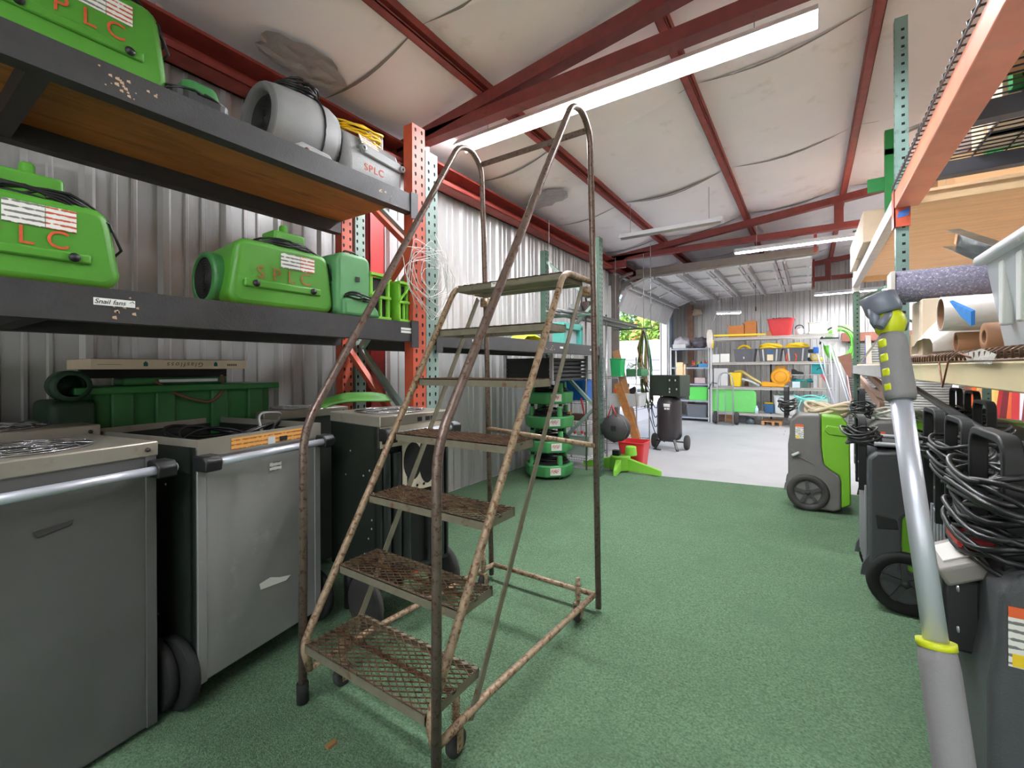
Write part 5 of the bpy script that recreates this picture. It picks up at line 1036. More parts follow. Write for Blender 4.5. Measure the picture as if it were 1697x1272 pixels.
# ---------------------------------------------------------------- brooms, mops and coil at the shelf end
t = thing('squeegee_stack', 'wide floor squeegee head hung upside down at the end of the back shelving', 'squeegee', (.4, 11.5, 1.7)); a, b = at(1359, 562, Y=11.5), at(1390, 562, Y=11.5)
MB().bb((a.x, 11.47, a.z-.05), (b.x, 11.52, a.z+.0)).build('head', LGREY, t); MB().bb((a.x, 11.47, a.z), (b.x, 11.5, a.z+.03)).build('rubber_blade', BLK, t)
MB().prism([(a.x+.03, a.z-.05), (b.x-.03, a.z-.05), ((a.x+b.x)/2+.08, a.z-.14), ((a.x+b.x)/2-.08, a.z-.14)], 11.48, 11.51, 'Y').build('bracket', GALV, t)
MB().tube([((a.x+b.x)/2, 11.5, a.z-.1), ((a.x+b.x)/2+.1, 11.42, .02)], .014, 8).build('pole', ALU, t)
for i, (x0, y0, x1, y1, m, lab) in enumerate(((1352, 580, 1381, 664, ALU, 'silver pole leaning beside the power tool, with a blue head'), (1362, 570, 1374, 672, GALV, 'thin grey pole leaning in front of the half shelf'), (1375, 572, 1402, 655, ALU, 'bright silver pole leaning under the squeegee'), (1383, 580, 1408, 662, LGREY, 'pale grey pole leaning beside the bright silver pole'), (1400, 600, 1410, 660, mat('pink_pole', (206, 150, 150), .4), 'pinkish pole leaning beside the green post'))):
    p, q = at(x0, y0, Y=11.45), at(x1, y1, Y=11.25); d = (q-p); q2 = p+d*((p.z-.02)/(p.z-q.z)) if p.z > q.z else q
    t = thing('broom', lab, 'broom', (q2.x, q2.y, 0)); MB().tube([p, q2], .013, 8).build('handle', m, t)
    if i == 0: MB().box(p, (.1, .06, .14)).build('head', BLU, t, bevel=.02); MB().bb((p.x-.14, p.y-.03, p.z-.06), (p.x-.04, p.y+.03, p.z+.03)).build('clip', BLK, t, bevel=.02)
c = at(1393, 565, Y=12.0); t = thing('green_hose_coil', 'big coil of bright green hose hanging at the end of the back shelving', 'hose', (c.x, 12, c.z))
MB().tube(coil((c.x-.0, 12.0, c.z-.05), .24, .33, 15, 'Y', .05, .012), .010, 6).build('hose', mat('garden_hose_green', (120, 206, 84), .4), t); MB().tube(arc((c.x-.05, 11.93, c.z-.1), .32, 10, 175, 14, 'Y', .42), .02, 6).build('black_hose', hm[4], t)
BRB = mat('brown_board', (142, 96, 78), .6, var=.1)
p = [at(x, y, Y=11.1) for x, y in ((1388, 591), (1411, 584), (1411, 626), (1404, 622))]
mb = MB(); mb.add([p_+Vector((0, 0, 0)) for p_ in p]+[p_+Vector((0, .03, 0)) for p_ in p], [(0, 1, 2, 3), (7, 6, 5, 4), (0, 4, 5, 1), (1, 5, 6, 2), (2, 6, 7, 3), (3, 7, 4, 0)]); tag(mb.build('wheelbarrow_panel', BRB), 'tilted brown board beside the green hose coil', 'board')
# ================================================================ GREEN / GREY DEHUMIDIFIERS
def dehum(loc, lab, rz=0, dark=False, cord=5, handle_z=1.13, green=1, box=False, grp=None, hw=.24, sy=.42, hx=-.015, stk=True):
    t = thing('dehumidifier', lab, 'dehumidifier', loc, rz, grp); G = DHD if dark or box else DHK
    B = lambda mb, n, m, par=None, **k: mb.build(n, m, par or t, world=False, **k)
    gp = [(0.02, .06), (0.0, .25), (.0, .60), (.012, .70), (.015, .82), (.06, .875), (.215, .885), (.222, .6), (.235, .44), (.27, .40), (.335, .35), (.345, .30), (.345, .05), (.3, .02), (.05, .03)]
    if dark: gp = [(0.02, .06), (0.0, .25), (.0, .60), (.0, .82), (.03, .86), (.215, .885), (.40, .885), (.41, .74), (.26, .66), (.19, .60), (.125, .51), (.12, .24), (.28, .16), (.345, .05), (.3, .02), (.05, .03)]
    SX = 1.17; gp = [(a*SX, b) for a, b in gp]
    B(MB().prism(gp, 0, sy, 'Y'), 'rear_shell', G, bevel=.018, seg=3)
    if green:
        gg = [(.222, .885), (.35, .875), (.40, .80), (.405, .70), (.40, .62), (.405, .1), (.345, .06), (.345, .30), (.335, .35), (.27, .40), (.235, .44), (.222, .6)]
        if dark: gg = [(.12, .51), (.187, .60), (.258, .66), (.405, .735), (.41, .1), (.35, .06), (.28, .165), (.115, .245)]
        B(MB().prism([(a*SX+.001, b) for a, b in gg], .004, sy-.004, 'Y'), 'green_shell', DHG, bevel=.014, seg=3)
        if not dark: B(MB().prism([(.30, .80), (.468, .78), (.478, .74), (.468, .70), (.315, .71), (.28, .75)], -.004, sy+.004, 'Y'), 'side_scoop', DHG, bevel=.01, seg=2)
    else:
        B(MB().prism([(.35, .02), (.40, .05), (.40, .30), (.468, .8), (.42, .88), (.25, .885), (.255, .4)], .01, sy-.01, 'Y'), 'front_shell', G, bevel=.014, seg=3)
    for s, y in ((-1, -.012), (1, sy-.035)):
        WX, WZ = .155, .168; mb = MB(); mb.lathe([(.105, .012), (.115, .0), (.14, -.006), (.162, .0), (.168, .014), (.168, .032), (.158, .047), (.105, .047)], (WX, y, WZ), 'Y', 32); w1 = B(mb, 'tyre', GRYRUB if not dark else RUB)
        mb = MB(); mb.lathe([(0, .03), (.11, .03)], (WX, y, WZ), 'Y', 24, 1)
        yf = y+.008 if s < 0 else y+.042
        for q in range(5):
            a = 2*PI*q/5+.4; mb.bar((WX+.02*math.cos(a), yf, WZ+.02*math.sin(a)), (WX+.108*math.cos(a), yf, WZ+.108*math.sin(a)), .02, .028, upv=(-math.sin(a), 0, math.cos(a)))
        mb.lathe([(0, -.002), (.022, .0), (.024, .02)], (WX, y, WZ), 'Y', 6); mb.lathe([(.1, .012), (.11, .008), (.11, .03)], (WX, y, WZ), 'Y', 28)
        B(mb, 'wheel_hub', [mat('hub_charcoal', (62, 64, 64), .5), GRILL])
        B(MB().prism([(WX+.19*math.cos(a), WZ+.19*math.sin(a)) for a in [PI*i/10 for i in range(11)]], y+.02 if s < 0 else y-.004, y+.036 if s < 0 else y+.02, 'Y'), 'wheel_arch', G)
    # handle: U of flat bar standing in the rear plane
    yc = sy/2; a, b = yc-hw/2, yc+hw/2
    hb = .62 if dark or box else .84
    pts = fillet([(hx, a, hb), (hx, a, handle_z), (hx, b, handle_z), (hx, b, hb)], .05, 5); mb = MB()
    vs = []; fs = []
    for i, p in enumerate(pts):
        tg = (pts[min(i+1, len(pts)-1)]-pts[max(i-1, 0)]).normalized(); nr = Vector((1, 0, 0)).cross(tg)
        for u, v in ((-.019, -.011), (.019, -.011), (.019, .011), (-.019, .011)): vs.append(p+Vector((u, 0, 0))+nr*v)
    for i in range(len(pts)-1):
        for j in range(4): fs.append((i*4+j, i*4+(j+1) % 4, i*4+4+(j+1) % 4, i*4+4+j))
    fs += [(3, 2, 1, 0), tuple(len(vs)-4+i for i in range(4))]; mb.add(vs, fs); B(mb, 'handle', BLKM, bevel=.004, seg=2)
    mb = MB()
    for z in (.68, .78):
        for y in (a, b): mb.lathe([(0, -.037), (.007, -.036), (.008, -.033)], (0, y, z), 'X', 8)
    B(mb, 'handle_bolts', GALV)
    # sticker on both sides
    sx0 = .03 if box else .06
    for y in ((-.002, sy+.002) if stk else ()):
        o = B(MB().bb((sx0, y-.001, .66), (sx0+.065, y+.001, .79)), 'warning_sticker', STK)
        B(MB().bb((.06, y-.0018, .77), (.125, y+.0018, .793)), 'sticker_band', ORS, o) if 0 else B(MB().bb((sx0, y-.0018, .77), (sx0+.065, y+.0018, .793)), 'sticker_band', ORS)
        B(MB().bb((sx0+.006, y-.0018, .662), (sx0+.028, y+.0018, .69)), 'hazard_mark', YEL)
    if not dark and not box: B(MB().tube([(.035, -.02, .50), (.09, -.004, .53)], .014, 8), 'drain_barb', LGREY); B(MB().prism([(.02, .56), (.1, .5), (.22, .42), (.14, .46), (.04, .5)], -.006, .01, 'Y'), 'moulded_ridge', G, bevel=.004)
    elif dark:
        B(MB().bb((.06, .03, .884), (.36, sy-.03, .889)), 'top_grille', mat('perforated_grille', (60, 60, 62), .6, bump=.9, bscale=400)); [B(MB().tube([(.03, q_, .90), (.45, q_, .90)], .012, 8), 'top_rail', mat('soft_grey_rail', (140, 142, 146), .5)) for q_ in (.02, sy-.02)]
        B(MB().prism([(.03, .52), (.12, .50), (.13, .45), (.04, .44)], -.005, .01, 'Y'), 'hand_recess', GRILL, bevel=.004)
        mb = MB()
        for q in range(6): mb.bb((-.012, .05+q*(sy-.1)/5-.012, .2), (.0, .05+q*(sy-.1)/5+.012, .66))
        B(mb, 'rear_ribs', mat('soft_grey_rail', (140, 142, 146), .5), bevel=.004)
    if box:
        M = Matrix.Rotation(math.radians(-28), 3, 'Y')
        B(MB().box((-.012, yc, .81), (.10, .2, .045), M), 'control_box', mat('panel_grey', (128, 124, 118), .5), bevel=.008); B(MB().box(Vector((-.012, yc, .81))+M @ Vector((0, .0, .024)), (.055, .12, .004), M), 'display', mat('pale_display', (196, 194, 188), .4))
        B(MB().bb((-.052, yc-.08, .60), (.02, yc+.08, .79)), 'meter_box', BLK, bevel=.01); B(MB().bb((-.054, yc-.05, .63), (-.052, yc+.06, .75)), 'meter_label', STK)
        B(MB().bb((-.02, yc-.06, .86), (.05, yc+.06, .89)), 'rocker_switch', REDP, bevel=.006)
    if cord:
        B(MB().tube(coil((hx, yc, .97 if handle_z > 1.1 else .92), .075, hw*.72, cord, 'Z', .014, .017, sq=.75), .0065 if cord < 8 else .007, 6), 'power_cord', CORD)
        B(MB().tube(coil((hx, yc, .93), .06, hw*.65, max(2, cord-2), 'Z', .02, .02), .0065, 6), 'power_cord', CORD)
    return t
dehum((-.175, 4.93, .012), 'green and grey wheeled dehumidifier standing alone at the edge of the concrete')
dehum((.385, 4.70, .012), 'grey and green dehumidifier with an orange-banded sticker, half hidden behind the taller-handled dark one', cord=6)
dehum((.265, 3.14, .012), 'charcoal dehumidifier with a big five-spoke wheel behind the grey pole', dark=True, stk=False, handle_z=1.03, cord=6, hw=.22)
dehum((.50, 2.64, .012), 'charcoal dehumidifier with a thin black handle just past the spoke-wheeled one toward the viewer', dark=True, cord=5, handle_z=1.12)
dehum((.495, 2.19, .012), 'charcoal dehumidifier with a wide black handle, midway between the nearest one and the spoke-wheeled one', dark=True, cord=8, handle_z=1.12)
dehum((.335, 1.44, .012), 'nearest charcoal dehumidifier with control box and thick looped black cord', green=0, box=True, cord=11, handle_z=1.15, hw=.26, hx=.06)
dehum((.80, 3.22, .012), 'dark dehumidifier in the second row by the rack post', dark=True, cord=4); dehum((1.02, 2.72, .012), 'dark dehumidifier in the second row, nearer than the one by the rack post', dark=True, cord=4)
dehum((1.03, 4.5, .012), 'green-fronted dehumidifier in the second row, the closer of the tall handles under the shelf', cord=5); dehum((1.05, 5.05, .012), 'green-fronted dehumidifier in the second row, farther of the tall handles', cord=3)
dehum((.75, 5.5, .012), 'grey and green dehumidifier farthest under the shelf, small black handle', cord=3); dehum((1.36, 3.3, .012), 'low green dehumidifier deeper under the shelf', cord=4, handle_z=1.0); dehum((1.05, 2.2, .012), 'grey dehumidifier deeper under the near shelf', green=0, cord=4, handle_z=.98)
t = MB().tube([at(1515, 642, k=3.6), at(1640, 722, k=2.0)], .022, 10).build('vacuum_wand', mat('dark_grey_tube', (74, 76, 80), .4)); tag(t, 'long dark grey vacuum wand slanting behind the silver pole', 'wand')
tag(MB().tube(coil((.15, 5.35, .925), .17, .12, 7, 'Z', .035, .012), .016, 6).build('tan_rope', mat('tan_rope', (216, 200, 172), .8, bump=.5, bscale=200)), 'coil of tan rope on top of the lone green and grey dehumidifier', 'rope')
tag(MB().tube(coil((.62, 4.9, .93), .15, .12, 5, 'Z', .03, .012), .010, 6).build('extension_cord', mat('off_white_cord', (206, 206, 196), .6)), 'off-white cord coiled on the half-hidden dehumidifier', 'cord')
# ================================================================ RIGHT RACK
XR0, XR1 = .5, 1.75
rt = thing('pallet_rack', 'orange and grey beamed pallet rack over the row of dehumidifiers', 'rack', (1.1, 3.9, 0))
RTEAL = mat('blue_green_post_paint', (120, 148, 142), .45, .1, var=.1, dirtcol=(92, 100, 92), dscale=12, dthr=.6)
for y, m, ztop in ((-.5, RTEAL, 3.7), (4.08, RTEAL, 3.75), (7.7, DKGRN, 3.2)):
    for x in (XR0, XR1):
        mb = MB(); mb.bb((x, y-.03, .0125), (x+.07, y+.03, ztop)); z = .06
        while z < ztop-.04:
            for c in ([Vector((x+.042, y-.0308, z))]): mb.add([c+Vector((u, 0, v)) for u, v in ((-.009, -.009), (.009, -.009), (.009, .009), (-.009, .009))], [(0, 1, 2, 3)], 1)
            c = Vector((x-.0008, y, z+.02)); mb.add([c+Vector((0, u, v)) for u, v in ((-.006, -.01), (.006, -.01), (.006, .01), (-.006, .01))], [(0, 1, 2, 3)], 1)
            z += .059
        mb.build('upright', [m, HOLE], rt)
    for i, z in enumerate((.3, .95, 1.6, 2.25, 2.9)):
        p, q = ((XR0+.05, y, z), (XR1, y, z+.6)) if i % 2 else ((XR1, y, z), (XR0+.05, y, z+.6))
        if q[2] < ztop and y > 5: MB().bar(p, q, .03, .04, upv=(0, 1, 0)).build('brace', m, rt)
OB = mat('salmon_orange_beam', (232, 142, 112), .45, var=.1, scale=6, dirtcol=(206, 150, 130), dscale=4, dthr=.55, dw=.3)
CREAM = mat('cream_beam_paint', (232, 214, 172), .5, var=.05, scale=2, dirtcol=(206, 212, 170), dscale=1.5, dthr=.5, dw=.3); GB = mat('pale_grey_beam', (190, 192, 194), .45, .3, var=.08, scale=10)
def rbeam(y0, y1, z0, z1, m, both=True, w_=.07):
    for x in ((XR0, XR1) if both else (XR0,)):
        xx = x-.008; MB().prism([(xx, z0), (xx, z1), (xx+w_-.025, z1), (xx+w_-.025, z1-.035), (xx+w_, z1-.035), (xx+w_, z0)], y0, y1, 'Y').build('beam', m, rt, bevel=.005, seg=2)
rbeam(-.47, 4.05, 2.43, 2.545, OB, w_=.13); rbeam(-.47, 4.05, 1.262, 1.352, CREAM); rbeam(4.11, 7.68, 2.425, 2.535, GB); rbeam(4.11, 7.68, 1.245, 1.355, GB)
mb = MB(); mb.bb((XR0-.012, 4.03, 2.30), (XR0+.075, 4.042, 2.56)); mb.bb((XR0-.012, 4.03, 2.30), (XR0-.004, 4.13, 2.56)); mb.build('beam_end_plate', ORNG, rt)
MB().prism([(.505, 2.36), (.56, 2.37), (.572, 2.40), (.57, 2.425), (.512, 2.40)], 4.028, 4.0295, 'Y').build('blue_tape', mat('blue_painters_tape', (58, 106, 180), .7), rt)
MB().bb((XR0-.012, 7.66, 2.36), (XR0+.07, 7.668, 2.55)).build('beam_end_plate', GB, rt)
# plywood deck of the far bay
MB().bb((XR0+.03, 4.12, 2.535), (XR1+.4, 7.6, 2.555)).build('plywood_deck', PLYL, rt)
for y in (4.14, 7.56): MB().bb((XR0+.06, y, 2.47), (XR1+.4, y+.05, 2.534)).build('deck_joist', PINE, rt)
MB().bb((XR0+.03, 4.12, 1.355), (XR1, 7.6, 1.37)).build('plywood_deck', PLYL, rt)
# wire decks of the near bay
WD = mat('dark_bronze_wire', (92, 66, 50), .4, .5); WDG = mat('dark_grey_wire', (72, 72, 76), .4, .5)
def wiredeck(z, m, y0=-.44, y1=4.0, lip=.035):
    mb = MB(); n = int((y1-y0)/.058)
    for k in range(n+1):
        y = y0+(y1-y0)*k/n; mb.tube([(XR0-.02, y, z-lip), (XR0-.022, y, z-.006), (XR0-.008, y, z+.004), (XR1+.02, y, z+.004)], .0045, 5)
    for x in (XR0-.02,): mb.tube([(x-.004, y0, z-lip), (x-.004, y1, z-lip)], .0045, 5)
    for k in range(10): x = XR0+.03+(XR1-XR0)*k/9; mb.tube([(x, y0, z-.002), (x, y1, z-.002)], .004, 5)
    mb.build('wire_deck', m, rt)
wiredeck(1.392, WD); wiredeck(2.585, WDG)
mb = MB(); mb.tube([(XR0-.03, 2.50, 1.36), (XR0-.03, 2.60, 1.25), (XR0-.03, 2.66, 1.355)], .0035, 5); mb.tube([(XR0-.03, 2.50, 1.36), (XR0-.03, 2.35, 1.39), (XR0-.03, 2.2, 1.37)], .0035, 5); mb.build('bent_wire', mat('rusty_wire', (120, 76, 58), .5, .4), rt)
for k in range(6): y = -.05+.75*k; MB().bb((XR0+.03, y, 2.49), (XR1, y+.07, 2.575)).build('deck_support', mat('charcoal_support', (82, 84, 92), .5, .2), rt)
tag(MB().add([(XR0-.026, 2.0, 1.345), (XR0-.026, 2.25, 1.352), (XR0-.026, 2.3, 1.385), (XR0-.02, 2.12, 1.398), (XR0-.026, 1.95, 1.375)], [(0, 1, 2, 3, 4)]).build('torn_tape', mat('clear_tape', (216, 214, 206), .25, bump=.8)), 'torn piece of clear tape on the cream shelf edge', 'tape')
# items on the near wire shelf
KR = mat('kraft_paper', (190, 142, 106), .7, var=.06)
def roll(c, r, L, m, lab, name='paper_roll', hole=.5, rz=0, ax='X', cat='roll'):
    t = thing(name, lab, cat, c, rz); mb = MB()
    mb.lathe([(r*hole, 0), (r, 0), (r, L), (r*hole, L), (r*hole, 0)], (0, 0, r), ax, 28); mb.build('roll', m, t, world=False)
    mb = MB(); mb.lathe([(r*hole*.98, .002), (r*hole*.9, .002), (r*hole*.9, L-.002), (r*hole*.98, L-.002)], (0, 0, r), ax, 20); mb.build('core', mat('core_brown', (120, 84, 58), .8), t, world=False); return t
ZS = 1.402
roll((.60, 2.62, ZS), .058, 1.0, KR, 'brown kraft paper roll with its open end toward the aisle on the wire shelf', rz=.0)
roll((.60, 3.05, ZS), .052, .9, KR, 'thinner loose brown paper roll behind the kraft paper roll', hole=.8)
mb = MB(); mb.grid(lambda u, v: (.53+.9*u, 3.52-.29*math.cos(PI*v)+.03*math.sin(u*9)-.1, ZS+.012+(.36-.10*v)*math.sin(PI*v)**.5*(.25+.75*min(1, u*5))+.02*noise.noise(Vector((u*6, v*6, 5)))), 18, 16)
o = tag(mb.build('plastic_sheeting', mat('milky_sheeting', (230, 226, 220), .35, var=.03, bump=.6, bscale=9)), 'bundle of milky plastic sheeting on the wire shelf between the paper rolls and post', 'plastic sheeting')
t = roll((.54, 3.02, ZS+.11), .085, 1.0, mat('milky_sheeting', (230, 226, 220), .35, var=.03, bump=.6, bscale=9), 'big loose roll of white plastic sheeting lying on the paper rolls', 'plastic_sheet_roll', hole=.9)
c1, c2, c3, c4 = at(1573, 499, X=.53), at(1609, 516, X=.53), at(1609, 540, X=.53), at(1592, 524, X=.53)
mb = MB(); mb.add([c1, c2, c3, c4]+[c+Vector((.012, 0, .004)) for c in (c1, c2, c3, c4)], [(0, 1, 2, 3), (7, 6, 5, 4), (0, 4, 5, 1), (1, 5, 6, 2), (2, 6, 7, 3), (3, 7, 4, 0)]); tag(mb.build('blue_tarp', mat('bright_blue_tarp', (34, 132, 214), .45, bump=.5, bscale=30)), 'folded bright blue tarp poking out beside the clear bin', 'tarp')
# clear bin
t = thing('clear_storage_bin', 'large clear plastic bin of silvery items near the end of the wire shelf', 'bin', (.78, 2.05, ZS))
ya, yb = 1.62, 2.42; xa, xb = .56, 1.3
def wallq(mb, p): mb.add(p, [(0, 1, 2, 3)])
mb = MB(); o1 = [(xa+.04, ya+.04), (xb-.04, ya+.04), (xb-.04, yb-.04), (xa+.04, yb-.04)]; o2 = [(xa, ya), (xb, ya), (xb, yb), (xa, yb)]
vs = [(x, y, ZS+.002) for x, y in o1]+[(x, y, ZS+.33) for x, y in o2]; mb.add(vs, [(0, 1, 2, 3), (0, 4, 5, 1), (1, 5, 6, 2), (2, 6, 7, 3), (3, 7, 4, 0)]); b_ = mb.build('bin_body', CLRP, t); b_.modifiers.new('s', 'SOLIDIFY').thickness = .004
mb = MB(); mb.bb((xa-.03, ya-.03, ZS+.325), (xb+.03, yb+.03, ZS+.36)); mb.build('bin_lid', mat('frosted_lid', (226, 230, 236), .35, alpha=.8), t, bevel=.012, seg=3)
for y in (yb-.18, yb-.34): MB().bb((xa-.0, y, ZS+.08), (xa+.03, y+.05, ZS+.31)).build('latch', mat('frosted_latch', (236, 240, 236), .3, alpha=.85), t, bevel=.008)
blob('silver_film', (.93, 2.02, ZS+.006), (.28, .30, .12), mat('silvery_film', (160, 166, 186), .3, .3, bump=.6, bscale=10, var=.1), 'bundle of silvery film inside the clear bin', 'film', 4, .15)
# carpet pad roll, box end
t = roll((.45, 3.72, ZS+.34), .10, 1.3, mat('speckled_pad', (112, 110, 128), .95, var=.3, scale=60, dirtcol=(190, 186, 196), dscale=90, dthr=.55), 'speckled grey carpet pad roll high on the far end of the wire shelf', 'carpet_pad_roll', hole=.2)
tag(MB().bb((.425, 3.63, ZS+.35), (.445, 3.81, ZS+.53)).build('white_carton_end', mat('white_carton', (226, 224, 216), .6)), 'white end cap against the carpet pad roll', 'box')
tag(MB().bb((.56, 3.58, ZS), (1.5, 3.9, ZS+.34)).build('long_carton', CARDL, bevel=.004), 'long pale carton under the carpet pad roll', 'box')
# galvanised duct poking out
t = thing('galvanised_channel', 'dented galvanised metal channel poking out above the clear bin', 'metal channel', (.5, 2.2, 1.9))
p, q = at(1588, 393, k=2.55), at(1720, 440, k=1.9); d = (q-p).normalized(); n1 = Vector((0, 0, 1)); s = d.cross(n1).normalized(); u = s.cross(d)
mb = MB(); mb.bar(p, q, .002, .095, upv=tuple(u)); mb.bar(p+s*.03+u*.047, q+s*.03+u*.047, .06, .003, upv=tuple(u)); mb.bar(p+s*.03-u*.047, q+s*.03-u*.047, .06, .003, upv=tuple(u))
mb.build('channel', mat('dented_galv', (132, 140, 140), .3, .8, var=.2, scale=6, bump=.5, bscale=12), t); MB().box(p+u*.0-d*.012, (.03, .01, .08), Matrix((d, s, u)).transposed()).build('torn_label', mat('orange_tint_tape', (232, 170, 130), .5), t)
# upper shelves: cartons, green frames
def carton(a, b, m, lab, name='cardboard_box', grp=None):
    t = thing(name, lab, 'box', ((a[0]+b[0])/2, (a[1]+b[1])/2, a[2]), 0, grp); MB().bb(a, b).build('carton', m, t, bevel=.003, seg=1)
    MB().bb((a[0]-.001, (a[1]+b[1])/2-.025, a[2]+.0), (b[0]+.001, (a[1]+b[1])/2+.025, b[2]+.001)).build('tape_strip', mat('packing_tape', (200, 170, 130), .35), t); return t
carton((.44, 5.55, 2.556), (.85, 7.2, 2.86), CARDL, 'long pale carton overhanging the far end of the plywood shelf'); carton((.60, 5.3, 2.556), (1.3, 5.53, 3.0), CARD, 'brown carton standing behind the long pale carton on the plywood shelf')
carton((.86, 6.0, 2.556), (1.6, 6.9, 2.95), CARD, 'wide brown carton on the plywood shelf beside the pale one')
carton((.83, 4.25, 2.556), (1.18, 4.7, 2.80), mat('tan_carton', (214, 172, 128), .8), 'tan carton at the near edge of the plywood shelf'); carton((1.28, 4.3, 2.556), (1.7, 4.9, 3.05), CARD, 'brown carton behind the green frames')
carton((.7, 2.2, 2.592), (1.5, 2.8, 3.0), CARD, 'brown carton on the high wire shelf'); carton((.75, 1.1, 2.592), (1.6, 1.8, 3.05), CARD, 'large brown carton nearest on the high wire shelf'); carton((.8, 3.2, 2.592), (1.35, 3.7, 2.9), CARDL, 'pale carton near the post on the high wire shelf')
RG = mat('rack_green', (28, 122, 58), .45, var=.06)
def gframe(y, x0, x1, h, lab, z0=2.592):
    t = thing('green_steel_frame', lab, 'frame', ((x0+x1)/2, y, z0))
    for x in (x0, x1): mb = MB(); mb.bb((x-.035, y-.03, z0), (x+.035, y+.03, z0+h)); z = z0+.05; [mb.add([(x+u, y-.0308, z0+.05+.059*q+v) for u, v in ((-.006, -.01), (.006, -.01), (.006, .01), (-.006, .01))], [(0, 1, 2, 3)], 1) for q in range(int((h-.06)/.059))]; mb.build('post', [RG, HOLE], t)
    mb = MB(); mb.bar((x0, y, z0+.1), (x1, y, z0+.1), .03, .05); mb.bar((x0, y, z0+h-.1), (x1, y, z0+h-.1), .03, .05); mb.bar((x0, y, z0+.1), (x1, y, z0+h-.1), .025, .04, upv=(0, 1, 0)); mb.build('brace', RG, t)
gframe(3.95, .95, 1.5, .5, 'green slotted steel frame standing on the high wire shelf by the post'); gframe(2.95, .80, 1.5, .55, 'green slotted steel frame in the middle of the high wire shelf'); gframe(4.95, 1.22, 1.62, .42, 'green slotted steel frame at the rear of the plywood shelf', z0=2.556)
t = thing('green_bracket', 'dark green steel bracket standing at the high post beside the ceiling', 'bracket', (.55, 5.2, 2.56))
MB().bb((.56, 5.1, 2.556), (.62, 5.16, 3.42)).build('post', RG, t); MB().bb((.44, 5.12, 2.9), (.56, 5.15, 3.02)).build('lug', RG, t); MB().tube([(.62, 5.13, 3.36), (.8, 5.0, 3.36)], .02, 8).build('pin', GALV, t); MB().bb((.56, 5.1, 3.2), (.72, 5.14, 3.25)).build('lug', RG, t); MB().bb((.42, 4.6, 3.3), (.47, 4.64, 3.62)).build('arm', RG, t) if 0 else None
# far wall clutter behind the dehumidifiers: barricade legs, red posts, boards
bgx = 3.4
CL = [('orange', (238, 112, 52)), ('red', (184, 44, 46)), ('white', (226, 228, 236)), ('yellow', (236, 196, 110)), ('brown', (120, 70, 52)), ('pale blue', (170, 180, 214)), ('maroon', (120, 34, 44)), ('tan', (206, 160, 116))]
R = random.Random(21)
spots = [(1596, 4), (1604, 0), (1611, 3), (1618, 7), (1625, 0), (1634, 3), (1641, 3), (1647, 1), (1655, 6), (1663, 0), (1672, 1), (1680, 2), (1688, 6), (1694, 5), (1586, 6), (1577, 2), (1568, 4), (1560, 1), (1550, 5), (1700, 2), (1709, 1)]
for i, (px, ci) in enumerate(spots):
    p = at(px, 640, X=2.35+.12*(i % 5)); lean = R.uniform(-.25, .25); z1 = R.uniform(1.25, 1.75); w_ = R.uniform(.04, .11); nm, col = CL[ci]
    t = MB().bar((p.x, p.y+lean, .02), (p.x+.1, p.y-lean*.4, z1), w_, .03, upv=(0, 1, 0)).build('leaning_board', mat('board_'+nm.replace(' ', '_'), col, .5, var=.06)); tag(t, '%s board leaning in the clutter beyond the dehumidifier handles' % nm, 'board', nm+' boards beyond the dehumidifier handles')
tag(MB().bb((2.2, 3.0, 0), (3.3, 7.4, .45)).build('low_cabinet', mat('dark_grey_bench', (70, 66, 66), .6)), 'low dark bench in the clutter behind the dehumidifier rows', 'bench')
t = thing('back_shelf_rack', 'dark rack of stored tools beyond the pallet rack', 'rack', (3.8, 5, 0))
for y in (1, 3.2, 5.4, 7.6): MB().bb((3.5, y-.03, 0), (3.56, y+.03, 2.6)).build('post', DKGRN, t); MB().bb((4.4, y-.03, 0), (4.46, y+.03, 2.6)).build('post', DKGRN, t)
for z in (.6, 1.4, 2.2): MB().bb((3.5, 1, z-.06), (4.46, 7.6, z)).build('shelf_board', mat('worn_board', (140, 110, 90), .7, var=.1), t)
for i in range(14):
    y = 1.2+.45*i; z = (.6, 1.4, 2.2)[i % 3]+.002; c = (mat('board_orange', (238, 112, 52)), BLU, CARD, mat('board_red', (184, 44, 46)), LGREY, TOTE)[i % 6]
    tag(MB().bb((3.6, y, z), (4.2, y+.36, z+.3+.05*(i % 3))).build('stored_box', c, bevel=.01), 'coloured box stored on the rack beyond the pallet rack', 'box', 'boxes on the rack beyond the pallet rack')
# low rack of planks beyond far post (diagonal timbers)
for i, (a_, b_) in enumerate((((1425, 625), (1478, 700)), ((1430, 630), (1462, 672)), ((1440, 622), (1470, 648)), ((1425, 640), (1500, 668)))):
    p, q = at(*a_, X=.66), at(*b_, X=.62); tag(MB().bar(p, q, .04, .07).build('timber', mat('old_timber', (150, 118, 98), .7, var=.15)), ['long old timber', 'short old timber', 'upper old timber', 'flat-lying old timber'][i]+' propped diagonally behind the far rack post', 'timber')
tag(MB().tube([at(1422, 606, X=.56), at(1462, 553, X=.56)], .012, 6).build('grey_rod', GALV), 'grey rod slanting above the far shelf beside the pole head', 'rod')
t = thing('blue_sheet', 'blue and white folded sheet standing on the far low shelf', 'sheet', (.7, 6.6, 1.371)); c = at(1434, 600, X=.57); MB().prism([(c.y-.1, 1.371), (c.y+.12, 1.371), (c.y+.02, 1.70), (c.y-.03, 1.70)], c.x, c.x+.05, 'X').build('sheet', mat('blue_sheet_plastic', (60, 90, 180), .4), t); MB().prism([(c.y-.16, 1.371), (c.y-.1, 1.371), (c.y-.03, 1.72), (c.y-.05, 1.72)], c.x, c.x+.05, 'X').build('fold', WHT, t)
